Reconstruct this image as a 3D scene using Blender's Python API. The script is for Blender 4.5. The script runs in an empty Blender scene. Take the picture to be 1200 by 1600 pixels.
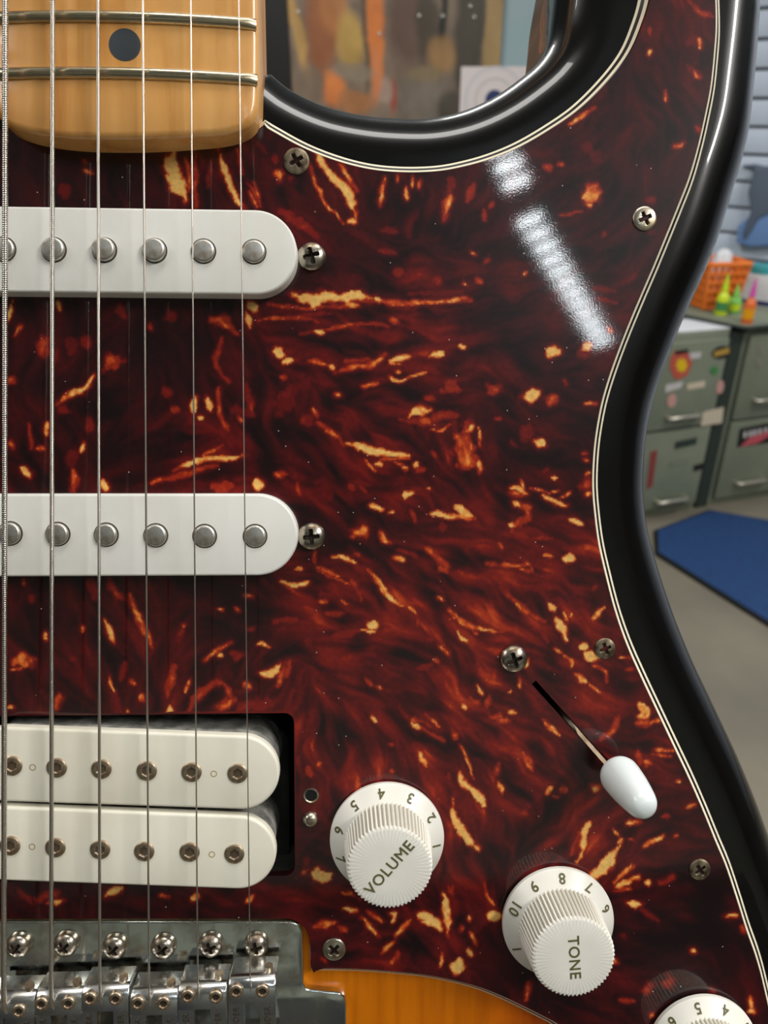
import bpy, bmesh, math, random
import numpy as np
from mathutils import Vector, Matrix, Quaternion
from mathutils.geometry import delaunay_2d_cdt

random.seed(7)
rng = np.random.default_rng(11)
SC = bpy.context.scene
COL = SC.collection
R_ = math.radians

# ------------------------------------------------------------------ camera
CAM_H, PITCH = 1.41, 28.0           # metres above the floor, degrees below level
FPX = 1200.0                        # focal length in pixels of the 1200 x 1600 frame
DIST = 168.0                        # mm from the lens to the pickguard, along its normal
VPN = (552.0, 725.0)                # pixel where the guitar's own normal vanishes
cam_data = bpy.data.cameras.new('camera')
cam = bpy.data.objects.new('camera', cam_data); COL.objects.link(cam)
SC.camera = cam
cam_data.sensor_fit = 'HORIZONTAL'; cam_data.sensor_width = 36.0; cam_data.lens = 36.0
cam_data.clip_start = 0.01; cam_data.clip_end = 60
CAMW = Matrix.Translation((0, 0, CAM_H)) @ Matrix.Rotation(R_(90 - PITCH), 4, 'X')
cam.matrix_world = CAMW
cam_data.dof.use_dof = True
cam_data.dof.focus_distance = 0.164
cam_data.dof.aperture_fstop = 30.0

SC.view_settings.view_transform = 'Standard'
SC.view_settings.look = 'None'
SC.view_settings.gamma = 1.0
SC.view_settings.use_curve_mapping = False
SC.view_settings.exposure = 0.0

# ------------------------------------------------------------------ world and ceiling lights
world = bpy.data.worlds.new('world'); SC.world = world
world.use_nodes = True
world.node_tree.nodes['Background'].inputs[0].default_value = (0.55, 0.62, 0.7, 1)
world.node_tree.nodes['Background'].inputs[1].default_value = 0.4
CEIL = 2.9
def area(name, loc, size, energy, color=(1, 1, 1), rot=(0, 0, 0)):
    d = bpy.data.lights.new(name, 'AREA'); d.shape = 'RECTANGLE'
    d.size, d.size_y = size; d.energy = energy; d.color = color
    o = bpy.data.objects.new(name, d); COL.objects.link(o)
    o.location = loc; o.rotation_euler = rot
    return o
LAMPS = [  # centre x, y, rotation, watts, width  (linear LED ceiling fittings of the shop)
    (1.55, -0.65, 84, 50, 0.16), (0.25, 0.30, 25, 13, 0.30), (2.0, 1.35, 50, 34, 0.30), (-1.7, -0.3, 90, 20, 0.30), (-0.6, 2.3, 0, 34, 0.30)]
for lx, ly, rz, w, lw in LAMPS:
    area('tube_light', (lx, ly, CEIL - 0.062), (1.2, lw), w, (1.0, 0.975, 0.93), (0, 0, R_(rz)))

# ------------------------------------------------------------------ helpers
def lin(c):
    c = np.asarray(c, float) / 255.0
    return np.where(c <= 0.04045, c / 12.92, ((c + 0.055) / 1.055) ** 2.4)
def rgb(r, g, b): 
    return tuple(lin((r, g, b))) + (1.0,)

_u = Vector(((VPN[0] - 600) / FPX, (800 - VPN[1]) / FPX, -1)).normalized()
Q = _u.rotation_difference(Vector((0, 0, -1)))
CAML = Matrix.Translation((0, 0, DIST * 0.001)) @ Q.to_matrix().to_4x4()   # camera in the guitar's frame
GUITAR = CAMW @ CAML.inverted()
QM = np.array(Q.to_matrix())
def P(px, py, z=0.0):
    """photo pixel -> guitar-plane position in mm at height z over the pickguard"""
    d = QM @ np.array([(px - 600) / FPX, (800 - py) / FPX, -1.0])
    t = (z - DIST) / d[2]
    return np.array([d[0] * t, d[1] * t])
def PL(pts, z=0.0): return [tuple(P(x, y, z)) for x, y in pts]
def to_px(xy):
    xy = np.asarray(xy, float)
    v = np.column_stack([xy[:, 0], xy[:, 1], np.full(len(xy), -DIST)]) @ QM     # inverse rotation
    return 600 + FPX * v[:, 0] / -v[:, 2], 800 - FPX * v[:, 1] / -v[:, 2]
def ray(px, py):
    return (CAMW.to_3x3() @ Vector(((px - 600) / FPX, (800 - py) / FPX, -1.0))).normalized()
CP = Vector((0, 0, CAM_H))
def at_z(px, py, z=0.0):
    d = ray(px, py); return CP + d * ((z - CAM_H) / d.z)
def at_plane(px, py, o, n):
    d = ray(px, py); return CP + d * ((o - CP).dot(n) / d.dot(n))

def smooth_line(pts, step, closed=False):
    """Catmull-Rom through pts, resampled"""
    p = np.asarray(pts, float); n = len(p); out = []
    rngk = range(n if closed else n - 1)
    for k in rngk:
        p1, p2 = p[k], p[(k + 1) % n]
        p0 = p[(k - 1) % n] if (closed or k > 0) else 2 * p1 - p2
        p3 = p[(k + 2) % n] if (closed or k + 2 < n) else 2 * p2 - p1
        m = max(1, int(np.linalg.norm(p2 - p1) / step))
        for i in range(m):
            t = i / m
            out.append(0.5 * (2 * p1 + (p2 - p0) * t + (2 * p0 - 5 * p1 + 4 * p2 - p3) * t * t + (3 * p1 - p0 - 3 * p2 + p3) * t ** 3))
    if not closed: out.append(p[-1])
    return np.array(out)
def signed_area(p):
    x, y = p[:, 0], p[:, 1]
    return 0.5 * np.sum(x * np.roll(y, -1) - y * np.roll(x, -1))
def ccw(p):
    p = np.asarray(p, float)
    return p if signed_area(p) > 0 else p[::-1]
def inset(p, d):
    """move a ccw outline inwards by d (scalar or one value per vertex)"""
    p = np.asarray(p, float)
    e = np.roll(p, -1, 0) - p; e /= np.linalg.norm(e, axis=1)[:, None] + 1e-12
    nrm = np.column_stack([-e[:, 1], e[:, 0]])
    n0 = np.roll(nrm, 1, 0); m = nrm + n0
    m /= np.linalg.norm(m, axis=1)[:, None] + 1e-12
    c = np.clip(np.sum(m * nrm, axis=1), 0.5, 1)
    return p + m * (np.asarray(d) / c)[..., None] if np.ndim(d) else p + m * (d / c)[:, None]
def inside(pts, poly):
    pts = np.asarray(pts); x, y = pts[:, 0], pts[:, 1]; r = np.zeros(len(pts), bool)
    j = len(poly) - 1
    for i in range(len(poly)):
        xi, yi = poly[i]; xj, yj = poly[j]
        if yi != yj:
            r ^= ((yi > y) != (yj > y)) & (x < (xj - xi) * (y - yi) / (yj - yi) + xi)
        j = i
    return r
def cdt(outer, holes=(), pts=None):
    """triangulate an outline with holes and inner points"""
    loops = [np.asarray(outer)] + [np.asarray(h) for h in holes]
    V, E = [], []
    for l in loops:
        b = len(V); n = len(l); V += [tuple(q) for q in l]
        E += [(b + i, b + (i + 1) % n) for i in range(n)]
    if pts is not None: V += [tuple(q) for q in pts]
    v, e, f, *_ = delaunay_2d_cdt([Vector(q) for q in V], E, [], 0, 1e-7, False)
    v = np.array([tuple(q) for q in v]); f = np.array([t for t in f if len(t) == 3])
    c = v[f].mean(1); k = inside(c, loops[0])
    for h in loops[1:]: k &= ~inside(c, h)
    return v, f[k]

def mesh(name, V, F, mat=None, parent=None, smooth=True, sharp=None, scale=0.001, loc=None, link=True):
    me = bpy.data.meshes.new(name)
    V = np.asarray(V, float) * scale
    me.from_pydata([tuple(v) for v in V], [], [tuple(int(i) for i in f) for f in F])
    me.update()
    bm = bmesh.new(); bm.from_mesh(me); bmesh.ops.recalc_face_normals(bm, faces=bm.faces); bm.to_mesh(me); bm.free()
    if smooth:
        me.polygons.foreach_set('use_smooth', [True] * len(me.polygons))
        if sharp: me.set_sharp_from_angle(angle=R_(sharp))
    if mat is not None:
        for m in (mat if isinstance(mat, (list, tuple)) else [mat]): me.materials.append(m)
    return obj(name, me, parent, loc)
def obj(name, me, parent=None, loc=None, rz=0.0):
    o = bpy.data.objects.new(name, me); COL.objects.link(o)
    if parent is not None: o.parent = parent
    if loc is not None: o.location = loc
    if rz: o.rotation_euler = (0, 0, rz)
    return o
class MB:
    """collects shapes into one mesh"""
    def __init__(s): s.V, s.F, s.M = [], [], []
    def add(s, V, F, m=0):
        b = len(s.V); s.V += [tuple(v) for v in V]; s.F += [tuple(int(i) + b for i in f) for f in F]; s.M += [m] * len(F)
        return s
    def box(s, x0, x1, y0, y1, z0, z1, m=0):
        V = [(x, y, z) for z in (z0, z1) for y in (y0, y1) for x in (x0, x1)]
        return s.add(V, [(0, 2, 3, 1), (4, 5, 7, 6), (0, 1, 5, 4), (2, 6, 7, 3), (0, 4, 6, 2), (1, 3, 7, 5)], m)
    def build(s, name, mat, parent=None, smooth=True, sharp=35, scale=0.001, loc=None):
        o = mesh(name, s.V, s.F, mat, parent, smooth, sharp, scale, loc)
        if any(s.M): o.data.polygons.foreach_set('material_index', s.M)
        return o
def rings(loops, zs, cap0=True, cap1=True):
    """skin between equal-length loops"""
    n = len(loops[0]); V, F = [], []
    for l, z in zip(loops, zs):
        zz = z if np.ndim(z) else [z] * n
        V += [(q[0], q[1], h) for q, h in zip(l, zz)]
    for k in range(len(loops) - 1):
        for i in range(n):
            j = (i + 1) % n
            F.append((k * n + i, k * n + j, (k + 1) * n + j, (k + 1) * n + i))
    if cap0: F.append(tuple(range(n))[::-1])
    if cap1: F.append(tuple((len(loops) - 1) * n + i for i in range(n)))
    return V, F
def slab(out, z0, z1, bev, seg=4, low=0.0):
    out = ccw(out); L, Z = [out], [z0]
    if low: L = [inset(out, low), out]; Z = [z0, z0 + low]
    for k in range(seg + 1):
        a = math.pi / 2 * k / seg
        L.append(inset(out, bev * (1 - math.cos(a)) + 1e-4)); Z.append(z1 - bev + bev * math.sin(a))
    return rings(L, Z)
def lathe(prof, n=48, rib=None):
    V, F = [], []
    for r, z in prof:
        for i in range(n):
            a = 2 * math.pi * i / n
            rr = r * (1.0 if rib is None else rib(r, z, i))
            V.append((rr * math.cos(a), rr * math.sin(a), z))
    for k in range(len(prof) - 1):
        for i in range(n):
            j = (i + 1) % n; F.append((k * n + i, k * n + j, (k + 1) * n + j, (k + 1) * n + i))
    F.append(tuple(range(n))[::-1]); F.append(tuple((len(prof) - 1) * n + i for i in range(n)))
    return V, F
def tube(path, rad, n=10):
    path = [Vector(p) for p in path]; V, F = [], []
    up = Vector((0.13, 0.21, 0.97))
    for k, p in enumerate(path):
        t = (path[min(k + 1, len(path) - 1)] - path[max(k - 1, 0)]).normalized()
        a = t.cross(up).normalized(); b = a.cross(t)
        for i in range(n):
            th = 2 * math.pi * i / n
            r = rad(k, i) if callable(rad) else rad
            V.append(tuple(p + (a * math.cos(th) + b * math.sin(th)) * r))
    for k in range(len(path) - 1):
        for i in range(n):
            j = (i + 1) % n; F.append((k * n + i, k * n + j, (k + 1) * n + j, (k + 1) * n + i))
    F.append(tuple(range(n))[::-1]); F.append(tuple((len(path) - 1) * n + i for i in range(n)))
    return V, F
def stadium(xa, xb, yc0, yc1, r, n=20):
    """long round-ended outline from (xa,yc0) to (xb,yc1) with end radius r"""
    d = math.atan2(yc1 - yc0, xb - xa); out = []
    for i in range(n + 1):
        a = d - math.pi / 2 + math.pi * i / n; out.append((xb + r * math.cos(a), yc1 + r * math.sin(a)))
    for i in range(n + 1):
        a = d + math.pi / 2 + math.pi * i / n; out.append((xa + r * math.cos(a), yc0 + r * math.sin(a)))
    return out
def round_rect(x0, x1, y0, y1, r, n=6):
    out = []
    for cx, cy, a0 in ((x1 - r, y1 - r, 0), (x0 + r, y1 - r, 90), (x0 + r, y0 + r, 180), (x1 - r, y0 + r, 270)):
        for i in range(n + 1):
            a = R_(a0 + 90 * i / n); out.append((cx + r * math.cos(a), cy + r * math.sin(a)))
    return out
def tag(o, label=None, cat=None, group=None, kind=None):
    if label: o['label'] = label
    if cat: o['category'] = cat
    if group: o['group'] = group
    if kind: o['kind'] = kind
    return o
def empty(name, mat4):
    o = bpy.data.objects.new(name, None); COL.objects.link(o); o.matrix_world = mat4; o.empty_display_size = 0.05
    return o
_txt = {}
def text_mesh(s, size, extrude=0.04):
    """font outline as raw verts/faces in mm, centred"""
    key = (s, size)
    if key not in _txt:
        c = bpy.data.curves.new('t', 'FONT'); c.body = s; c.size = size; c.align_x = 'CENTER'; c.align_y = 'CENTER'
        c.extrude = extrude; c.resolution_u = 3; c.space_character = 1.1; c.bevel_depth = 0.014 * size; c.bevel_resolution = 0
        o = bpy.data.objects.new('t', c); COL.objects.link(o)
        bpy.context.view_layer.update()
        me = bpy.data.meshes.new_from_object(o.evaluated_get(bpy.context.evaluated_depsgraph_get()))
        V = np.array([tuple(v.co) for v in me.vertices]); F = [tuple(p.vertices) for p in me.polygons]
        bpy.data.objects.remove(o); bpy.data.curves.remove(c); bpy.data.meshes.remove(me)
        _txt[key] = (V, F)
    return _txt[key]

# ---- numpy noise for the tortoiseshell print and the mural
def vnoise(x, y, seed=0):
    tab = np.random.default_rng(seed).random((256, 256))
    xi = np.floor(x).astype(int); yi = np.floor(y).astype(int); fx = x - xi; fy = y - yi
    fx = fx * fx * (3 - 2 * fx); fy = fy * fy * (3 - 2 * fy)
    a = tab[xi & 255, yi & 255]; b = tab[(xi + 1) & 255, yi & 255]; c = tab[xi & 255, (yi + 1) & 255]; d = tab[(xi + 1) & 255, (yi + 1) & 255]
    return (a * (1 - fx) + b * fx) * (1 - fy) + (c * (1 - fx) + d * fx) * fy
def fbm(x, y, seed=0, o=4):
    s = 0; a = 0.5; t = 0
    for k in range(o):
        s = s + a * vnoise(x * 2 ** k + 17.3 * k, y * 2 ** k + 5.1 * k, seed + k); t += a; a *= 0.5
    return s / t

# ------------------------------------------------------------------ materials
def principled(name, color, rough=0.5, metal=0.0, spec=0.5, coat=0.0, coat_rough=0.03):
    m = bpy.data.materials.new(name); m.use_nodes = True
    b = m.node_tree.nodes['Principled BSDF']
    b.inputs['Base Color'].default_value = color; b.inputs['Roughness'].default_value = rough
    b.inputs['Metallic'].default_value = metal; b.inputs['Specular IOR Level'].default_value = spec
    b.inputs['Coat Weight'].default_value = coat; b.inputs['Coat Roughness'].default_value = coat_rough
    return m
def N(m, t, **kw):
    n = m.node_tree.nodes.new(t)
    for k, v in kw.items():
        if hasattr(n, k): setattr(n, k, v)
        else: n.inputs[k.replace('_', ' ')].default_value = v
    return n
def L(m, a, ao, b, bi): m.node_tree.links.new(a.outputs[ao], b.inputs[bi])
def bsdf(m): return m.node_tree.nodes['Principled BSDF']
def ramp(m, stops):
    r = N(m, 'ShaderNodeValToRGB'); e = r.color_ramp.elements
    while len(e) < len(stops): e.new(0.5)
    for q, (p, c) in zip(e, stops): q.position = p; q.color = c
    return r
def noisy(name, c0, c1, scale, rough=0.5, r1=None, metal=0.0, detail=4, lo=0.35, hi=0.65, stretch=(1, 1, 1), bump=0.0, coat=0.0, spec=0.5, dist=0.0):
    """two-tone procedural material in object space"""
    m = principled(name, c0, rough, metal, spec, coat)
    tc = N(m, 'ShaderNodeTexCoord'); mp = N(m, 'ShaderNodeMapping'); mp.inputs['Scale'].default_value = stretch
    L(m, tc, 'Object', mp, 'Vector')
    n = N(m, 'ShaderNodeTexNoise', Scale=scale, Detail=detail, Distortion=dist); L(m, mp, 'Vector', n, 'Vector')
    r = ramp(m, [(lo, c0), (hi, c1)]); L(m, n, 'Fac', r, 'Fac'); L(m, r, 'Color', bsdf(m), 'Base Color')
    if r1 is not None:
        q = N(m, 'ShaderNodeMapRange'); q.inputs['From Min'].default_value = lo; q.inputs['From Max'].default_value = hi
        q.inputs['To Min'].default_value = rough; q.inputs['To Max'].default_value = r1
        L(m, n, 'Fac', q, 'Value'); L(m, q, 'Result', bsdf(m), 'Roughness')
    if bump:
        b = N(m, 'ShaderNodeBump', Strength=bump, Distance=0.0004); L(m, n, 'Fac', b, 'Height'); L(m, b, 'Normal', bsdf(m), 'Normal')
    return m
M = {}
M['white_plastic'] = noisy('white_plastic', rgb(240, 238, 230), rgb(229, 225, 214), 60, 0.34, bump=0.0)
M['cover_plastic'] = noisy('cover_plastic', rgb(240, 239, 233), rgb(226, 223, 214), 55, 0.42, lo=0.4, hi=0.8)
M['cream_plastic'] = noisy('cream_plastic', rgb(240, 236, 220), rgb(226, 219, 199), 45, 0.32, lo=0.4, hi=0.8)
M['ply_white'] = principled('ply_white', rgb(244, 234, 208), 0.4)
M['ply_black'] = principled('ply_black', rgb(18, 16, 16), 0.35)
M['lettering'] = principled('lettering', rgb(94, 90, 54), 0.5)
M['hex_dark'] = principled('hex_dark', rgb(104, 90, 72), 0.5, 0.5)
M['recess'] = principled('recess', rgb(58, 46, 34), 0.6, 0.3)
M['groove'] = principled('groove', rgb(188, 182, 166), 0.5)
M['nickel'] = noisy('nickel', rgb(205, 200, 190), rgb(150, 138, 120), 300, 0.24, 0.42, metal=1.0)
M['string'] = principled('string', rgb(214, 204, 192), 0.30, 1.0)
M['wound'] = principled('wound', rgb(212, 204, 194), 0.28, 1.0)
M['fret'] = noisy('fret', rgb(218, 206, 178), rgb(186, 172, 142), 90, 0.24, 0.34, metal=1.0)
M['pole'] = noisy('pole', rgb(222, 222, 218), rgb(158, 148, 132), 420, 0.38, 0.55, metal=1.0)
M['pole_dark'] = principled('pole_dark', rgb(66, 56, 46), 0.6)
M['hex'] = noisy('hex', rgb(216, 198, 174), rgb(156, 134, 110), 500, 0.34, 0.5, metal=1.0)
M['screw'] = noisy('screw', rgb(196, 188, 174), rgb(116, 98, 78), 380, 0.22, 0.45, metal=1.0, lo=0.42, hi=0.7)
M['screw_old'] = noisy('screw_old', rgb(168, 154, 130), rgb(74, 60, 46), 420, 0.38, 0.6, metal=0.9, lo=0.35, hi=0.65)
M['screw_new'] = noisy('screw_new', rgb(214, 206, 190), rgb(164, 146, 118), 300, 0.24, 0.4, metal=1.0)
M['chrome'] = noisy('chrome', rgb(222, 226, 220), rgb(164, 160, 148), 160, 0.10, 0.34, metal=1.0, lo=0.4, hi=0.7)
M['saddle'] = noisy('saddle', rgb(232, 236, 240), rgb(178, 174, 166), 220, 0.16, 0.34, metal=1.0)
M['stamp'] = principled('stamp', rgb(74, 68, 58), 0.45, 0.7)
M['lever'] = noisy('lever', rgb(178, 158, 136), rgb(132, 110, 88), 260, 0.3, metal=1.0)
M['switch_tip'] = principled('switch_tip', rgb(232, 240, 240), 0.22, spec=0.5)
M['cavity'] = noisy('cavity', rgb(20, 26, 18), rgb(56, 56, 50), 130, 0.8)
M['bobbin_side'] = noisy('bobbin_side', rgb(96, 96, 90), rgb(176, 174, 166), 240, 0.9, lo=0.4, hi=0.7)
M['dot'] = principled('dot', rgb(52, 58, 64), 0.5)
M['rubber_black'] = principled('rubber_black', rgb(14, 14, 14), 0.5)

# maple
m = principled('maple', rgb(226, 166, 92), 0.30, coat=0.3, coat_rough=0.12); M['maple'] = m
tc = N(m, 'ShaderNodeTexCoord'); mp = N(m, 'ShaderNodeMapping'); mp.inputs['Scale'].default_value = (1, 0.10, 1)
L(m, tc, 'Object', mp, 'Vector')
n1 = N(m, 'ShaderNodeTexNoise', Scale=190.0, Detail=6.0, Distortion=0.7); L(m, mp, 'Vector', n1, 'Vector')
n2 = N(m, 'ShaderNodeTexNoise', Scale=38.0, Detail=3.0); L(m, tc, 'Object', n2, 'Vector')
r1 = ramp(m, [(0.25, rgb(208, 142, 68)), (0.48, rgb(229, 170, 98)), (0.75, rgb(236, 184, 116))]); L(m, n1, 'Fac', r1, 'Fac')
r2 = ramp(m, [(0.30, rgb(214, 196, 176)), (0.62, (1, 1, 1, 1))]); L(m, n2, 'Fac', r2, 'Fac')
mx = N(m, 'ShaderNodeMix', data_type='RGBA', blend_type='MULTIPLY'); mx.inputs['Factor'].default_value = 0.8
L(m, r1, 'Color', mx, 6); L(m, r2, 'Color', mx, 7); m.node_tree.links.new(mx.outputs[2], bsdf(m).inputs['Base Color'])

# sunburst lacquer: black rim, amber middle (paint follows the body's own coordinates)
m = principled('sunburst', rgb(12, 11, 11), 0.24, spec=0.22, coat=0.5, coat_rough=0.03); M['sunburst'] = m
tc = N(m, 'ShaderNodeTexCoord'); sp = N(m, 'ShaderNodeSeparateXYZ'); L(m, tc, 'Object', sp, 'Vector')
def math_node(m, op, a, b=None):
    n = N(m, 'ShaderNodeMath', operation=op)
    for k, v in enumerate((a, b)):
        if v is None: continue
        if isinstance(v, (int, float)): n.inputs[k].default_value = v
        else: m.node_tree.links.new(v, n.inputs[k])
    return n.outputs[0]
_cx, _cy = P(192, 1560, -2.3) * 0.001
ex = math_node(m, 'DIVIDE', math_node(m, 'SUBTRACT', sp.outputs[0], float(_cx)), 0.128)
ey = math_node(m, 'DIVIDE', math_node(m, 'SUBTRACT', sp.outputs[1], float(_cy)), 0.105)
rr = math_node(m, 'SQRT', math_node(m, 'ADD', math_node(m, 'MULTIPLY', ex, ex), math_node(m, 'MULTIPLY', ey, ey)))
rp = ramp(m, [(0.0, rgb(220, 130, 10)), (0.62, rgb(208, 112, 4)), (0.80, rgb(150, 50, 10)), (0.93, rgb(11, 10, 10))])
m.node_tree.links.new(rr, rp.inputs['Fac'])
ng = N(m, 'ShaderNodeTexNoise', Scale=420.0, Detail=3.0); mpg = N(m, 'ShaderNodeMapping'); mpg.inputs['Scale'].default_value = (1, 0.06, 1)
L(m, tc, 'Object', mpg, 'Vector'); L(m, mpg, 'Vector', ng, 'Vector')
rg = ramp(m, [(0.3, rgb(232, 224, 214)), (0.6, (1, 1, 1, 1))]); L(m, ng, 'Fac', rg, 'Fac')
mx = N(m, 'ShaderNodeMix', data_type='RGBA', blend_type='MULTIPLY'); mx.inputs['Factor'].default_value = 1.0
L(m, rp, 'Color', mx, 6); L(m, rg, 'Color', mx, 7); m.node_tree.links.new(mx.outputs[2], bsdf(m).inputs['Base Color'])

# tortoiseshell celluloid: colour print carried by the mesh, fine gloss from nodes
m = principled('tortoiseshell', (0.05, 0.01, 0.01, 1), 0.34, spec=0.22, coat=0.85, coat_rough=0.035); M['tort'] = m
at = N(m, 'ShaderNodeAttribute'); at.attribute_name = 'print'
tc = N(m, 'ShaderNodeTexCoord'); nf = N(m, 'ShaderNodeTexNoise', Scale=900.0, Detail=3.0); L(m, tc, 'Object', nf, 'Vector')
rf = ramp(m, [(0.3, (0.72, 0.72, 0.72, 1)), (0.7, (1.2, 1.2, 1.2, 1))]); L(m, nf, 'Fac', rf, 'Fac')
mx = N(m, 'ShaderNodeMix', data_type='RGBA', blend_type='MULTIPLY'); mx.inputs['Factor'].default_value = 0.6
L(m, at, 'Color', mx, 6); L(m, rf, 'Color', mx, 7)
vo = N(m, 'ShaderNodeTexVoronoi', Scale=620.0); L(m, tc, 'Object', vo, 'Vector'); sc_ = N(m, 'ShaderNodeSeparateColor'); L(m, vo, 'Color', sc_, 'Color')   # dust specks
lt_ = N(m, 'ShaderNodeMath', operation='LESS_THAN'); lt_.inputs[1].default_value = 0.085; L(m, vo, 'Distance', lt_, 0)
gt_ = N(m, 'ShaderNodeMath', operation='GREATER_THAN'); gt_.inputs[1].default_value = 0.90; L(m, sc_, 'Red', gt_, 0)
an_ = N(m, 'ShaderNodeMath', operation='MULTIPLY'); L(m, lt_, 0, an_, 0); L(m, gt_, 0, an_, 1)
md = N(m, 'ShaderNodeMix', data_type='RGBA'); L(m, an_, 0, md, 0); m.node_tree.links.new(mx.outputs[2], md.inputs[6]); md.inputs[7].default_value = rgb(190, 180, 170)
m.node_tree.links.new(md.outputs[2], bsdf(m).inputs['Base Color'])
ns = N(m, 'ShaderNodeTexNoise', Scale=2600.0, Detail=2.0); L(m, tc, 'Object', ns, 'Vector')
bp = N(m, 'ShaderNodeBump', Strength=0.09, Distance=0.00003); L(m, ns, 'Fac', bp, 'Height'); L(m, bp, 'Normal', bsdf(m), 'Normal'); L(m, bp, 'Normal', bsdf(m), 'Coat Normal')

# room
M['floor'] = noisy('floor_concrete', rgb(126, 119, 104), rgb(104, 99, 88), 3.0, 0.6, lo=0.35, hi=0.7, detail=8)
M['ceiling'] = principled('ceiling_paint', rgb(196, 207, 216), 0.9)
M['slat'] = noisy('slat_board', rgb(216, 226, 242), rgb(204, 216, 234), 2.0, 0.5)
M['slat_back'] = principled('slat_groove', rgb(112, 106, 100), 0.8)
M['teal_wall'] = noisy('teal_wall', rgb(158, 186, 194), rgb(172, 190, 194), 2.0, 0.6)
M['front_wall'] = noisy('front_wall', rgb(196, 198, 186), rgb(182, 186, 174), 2.0, 0.7)
M['dim_wall'] = noisy('dim_wall', rgb(86, 84, 86), rgb(60, 60, 64), 2.0, 0.8)
M['cab'] = noisy('cabinet_paint', rgb(128, 134, 116), rgb(116, 124, 108), 6.0, 0.42)
M['cab_dark'] = principled('cabinet_gap', rgb(44, 54, 48), 0.6)
M['mat'] = noisy('blue_mat', rgb(20, 62, 112), rgb(14, 48, 94), 90, 0.75)
def flat(name, r, g, b, rough=0.55, metal=0.0): 
    M[name] = principled(name, rgb(r, g, b), rough, metal); return M[name]

# ------------------------------------------------------------------ room shell
def wall_box(name, a, b, h, mat, thick=0.06, z0=0.0):
    """upright slab from a to b (xy), thickness away from the room side (left of a->b is outside)"""
    a = Vector((a[0], a[1], 0)); b = Vector((b[0], b[1], 0)); d = (b - a).normalized(); n = Vector((-d.y, d.x, 0)) * thick
    q = [a, b, b + n, a + n]
    V = [(p.x, p.y, z) for z in (z0, h) for p in q]
    F = [(0, 1, 2, 3), (4, 5, 6, 7), (0, 1, 5, 4), (1, 2, 6, 5), (2, 3, 7, 6), (3, 0, 4, 7)]
    return tag(mesh(name, V, F, mat, None, False, None, 1.0), kind='structure')
WD = Vector((-0.77, 0.638, 0)).normalized()            # run of the slatted wall, going away to the left
WN = Vector((-WD.y, WD.x, 0)); WN = -WN if WN.y > 0 else WN   # towards the room
W0 = at_z(1192, 452, 0.76) - WN * 0.22; W0.z = 0
def wall_pt(px, py, off=0.0): return at_plane(px, py, W0 + WN * off, WN)
BACK_Y = 3.9
for _k in range(400):                                    # the two walls meet just right of the card
    CORNER = W0 + WD * ((BACK_Y - W0.y) / WD.y); _v = CAMW.inverted() @ Vector((CORNER.x, CORNER.y, 1.9))
    if 600 + FPX * _v.x / -_v.z > 905: break
    BACK_Y -= 0.01
tb = (BACK_Y - W0.y) / WD.y
CORNER = W0 + WD * tb
FARR = W0 - WD * 4.6
X0, Y0 = -3.4, -3.4
fl = [(X0, Y0), (FARR.x, Y0), (FARR.x, FARR.y), (CORNER.x, CORNER.y), (X0, BACK_Y)]
tag(mesh('floor', [(x, y, z) for z in (-0.05, 0) for x, y in fl],
         [(4, 3, 2, 1, 0), (5, 6, 7, 8, 9)] + [(i, (i + 1) % 5, 5 + (i + 1) % 5, 5 + i) for i in range(5)], M['floor'], None, False, None, 1.0), kind='structure')
tag(mesh('ceiling', [(x, y, z) for z in (CEIL, CEIL + 0.05) for x, y in fl],
         [(4, 3, 2, 1, 0), (5, 6, 7, 8, 9)] + [(i, (i + 1) % 5, 5 + (i + 1) % 5, 5 + i) for i in range(5)], M['ceiling'], None, False, None, 1.0), kind='structure')
wall_box('wall_back', (X0, BACK_Y), (CORNER.x, BACK_Y), CEIL, M['teal_wall'])
wall_box('wall_left', (X0, Y0), (X0, BACK_Y), CEIL, M['dim_wall'])
wall_box('wall_front', (FARR.x, Y0), (X0, Y0), CEIL, M['front_wall'])
wall_box('wall_side', (FARR.x, FARR.y), (FARR.x, Y0), CEIL, M['dim_wall'])
q0 = W0 - WN * 0.025
slatwall = wall_box('wall_right', (CORNER.x - WN.x * .025, CORNER.y - WN.y * .025), (FARR.x - WN.x * .025, FARR.y - WN.y * .025), CEIL, M['slat_back'])
PITCH_S = 0.100
zline = wall_pt(1185, 108).z                          # one groove of the photograph
zb = zline - PITCH_S * math.floor((zline - 0.1) / PITCH_S)
sl_len = (FARR - CORNER).length
sme = None
ang = math.atan2(-WD.y, -WD.x)
for k in range(int((CEIL - zb) / PITCH_S)):
    if sme is None:
        b = MB(); h = PITCH_S - 0.011; V, F = slab(round_rect(0, sl_len, 0, h, 0.004, 2), 0, 0.02, 0.004, 2)
        V = [(x, -z, y) for x, y, z in V]
        o = mesh('slat', V, F, M['slat'], slatwall, True, 35, 1.0); sme = o.data
    else:
        o = obj('slat', sme, slatwall)
    o.location = (CORNER.x - WN.x * 0.02, CORNER.y - WN.y * 0.02, zb + k * PITCH_S + 0.0055)
    o.rotation_euler = (0, 0, ang)

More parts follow.
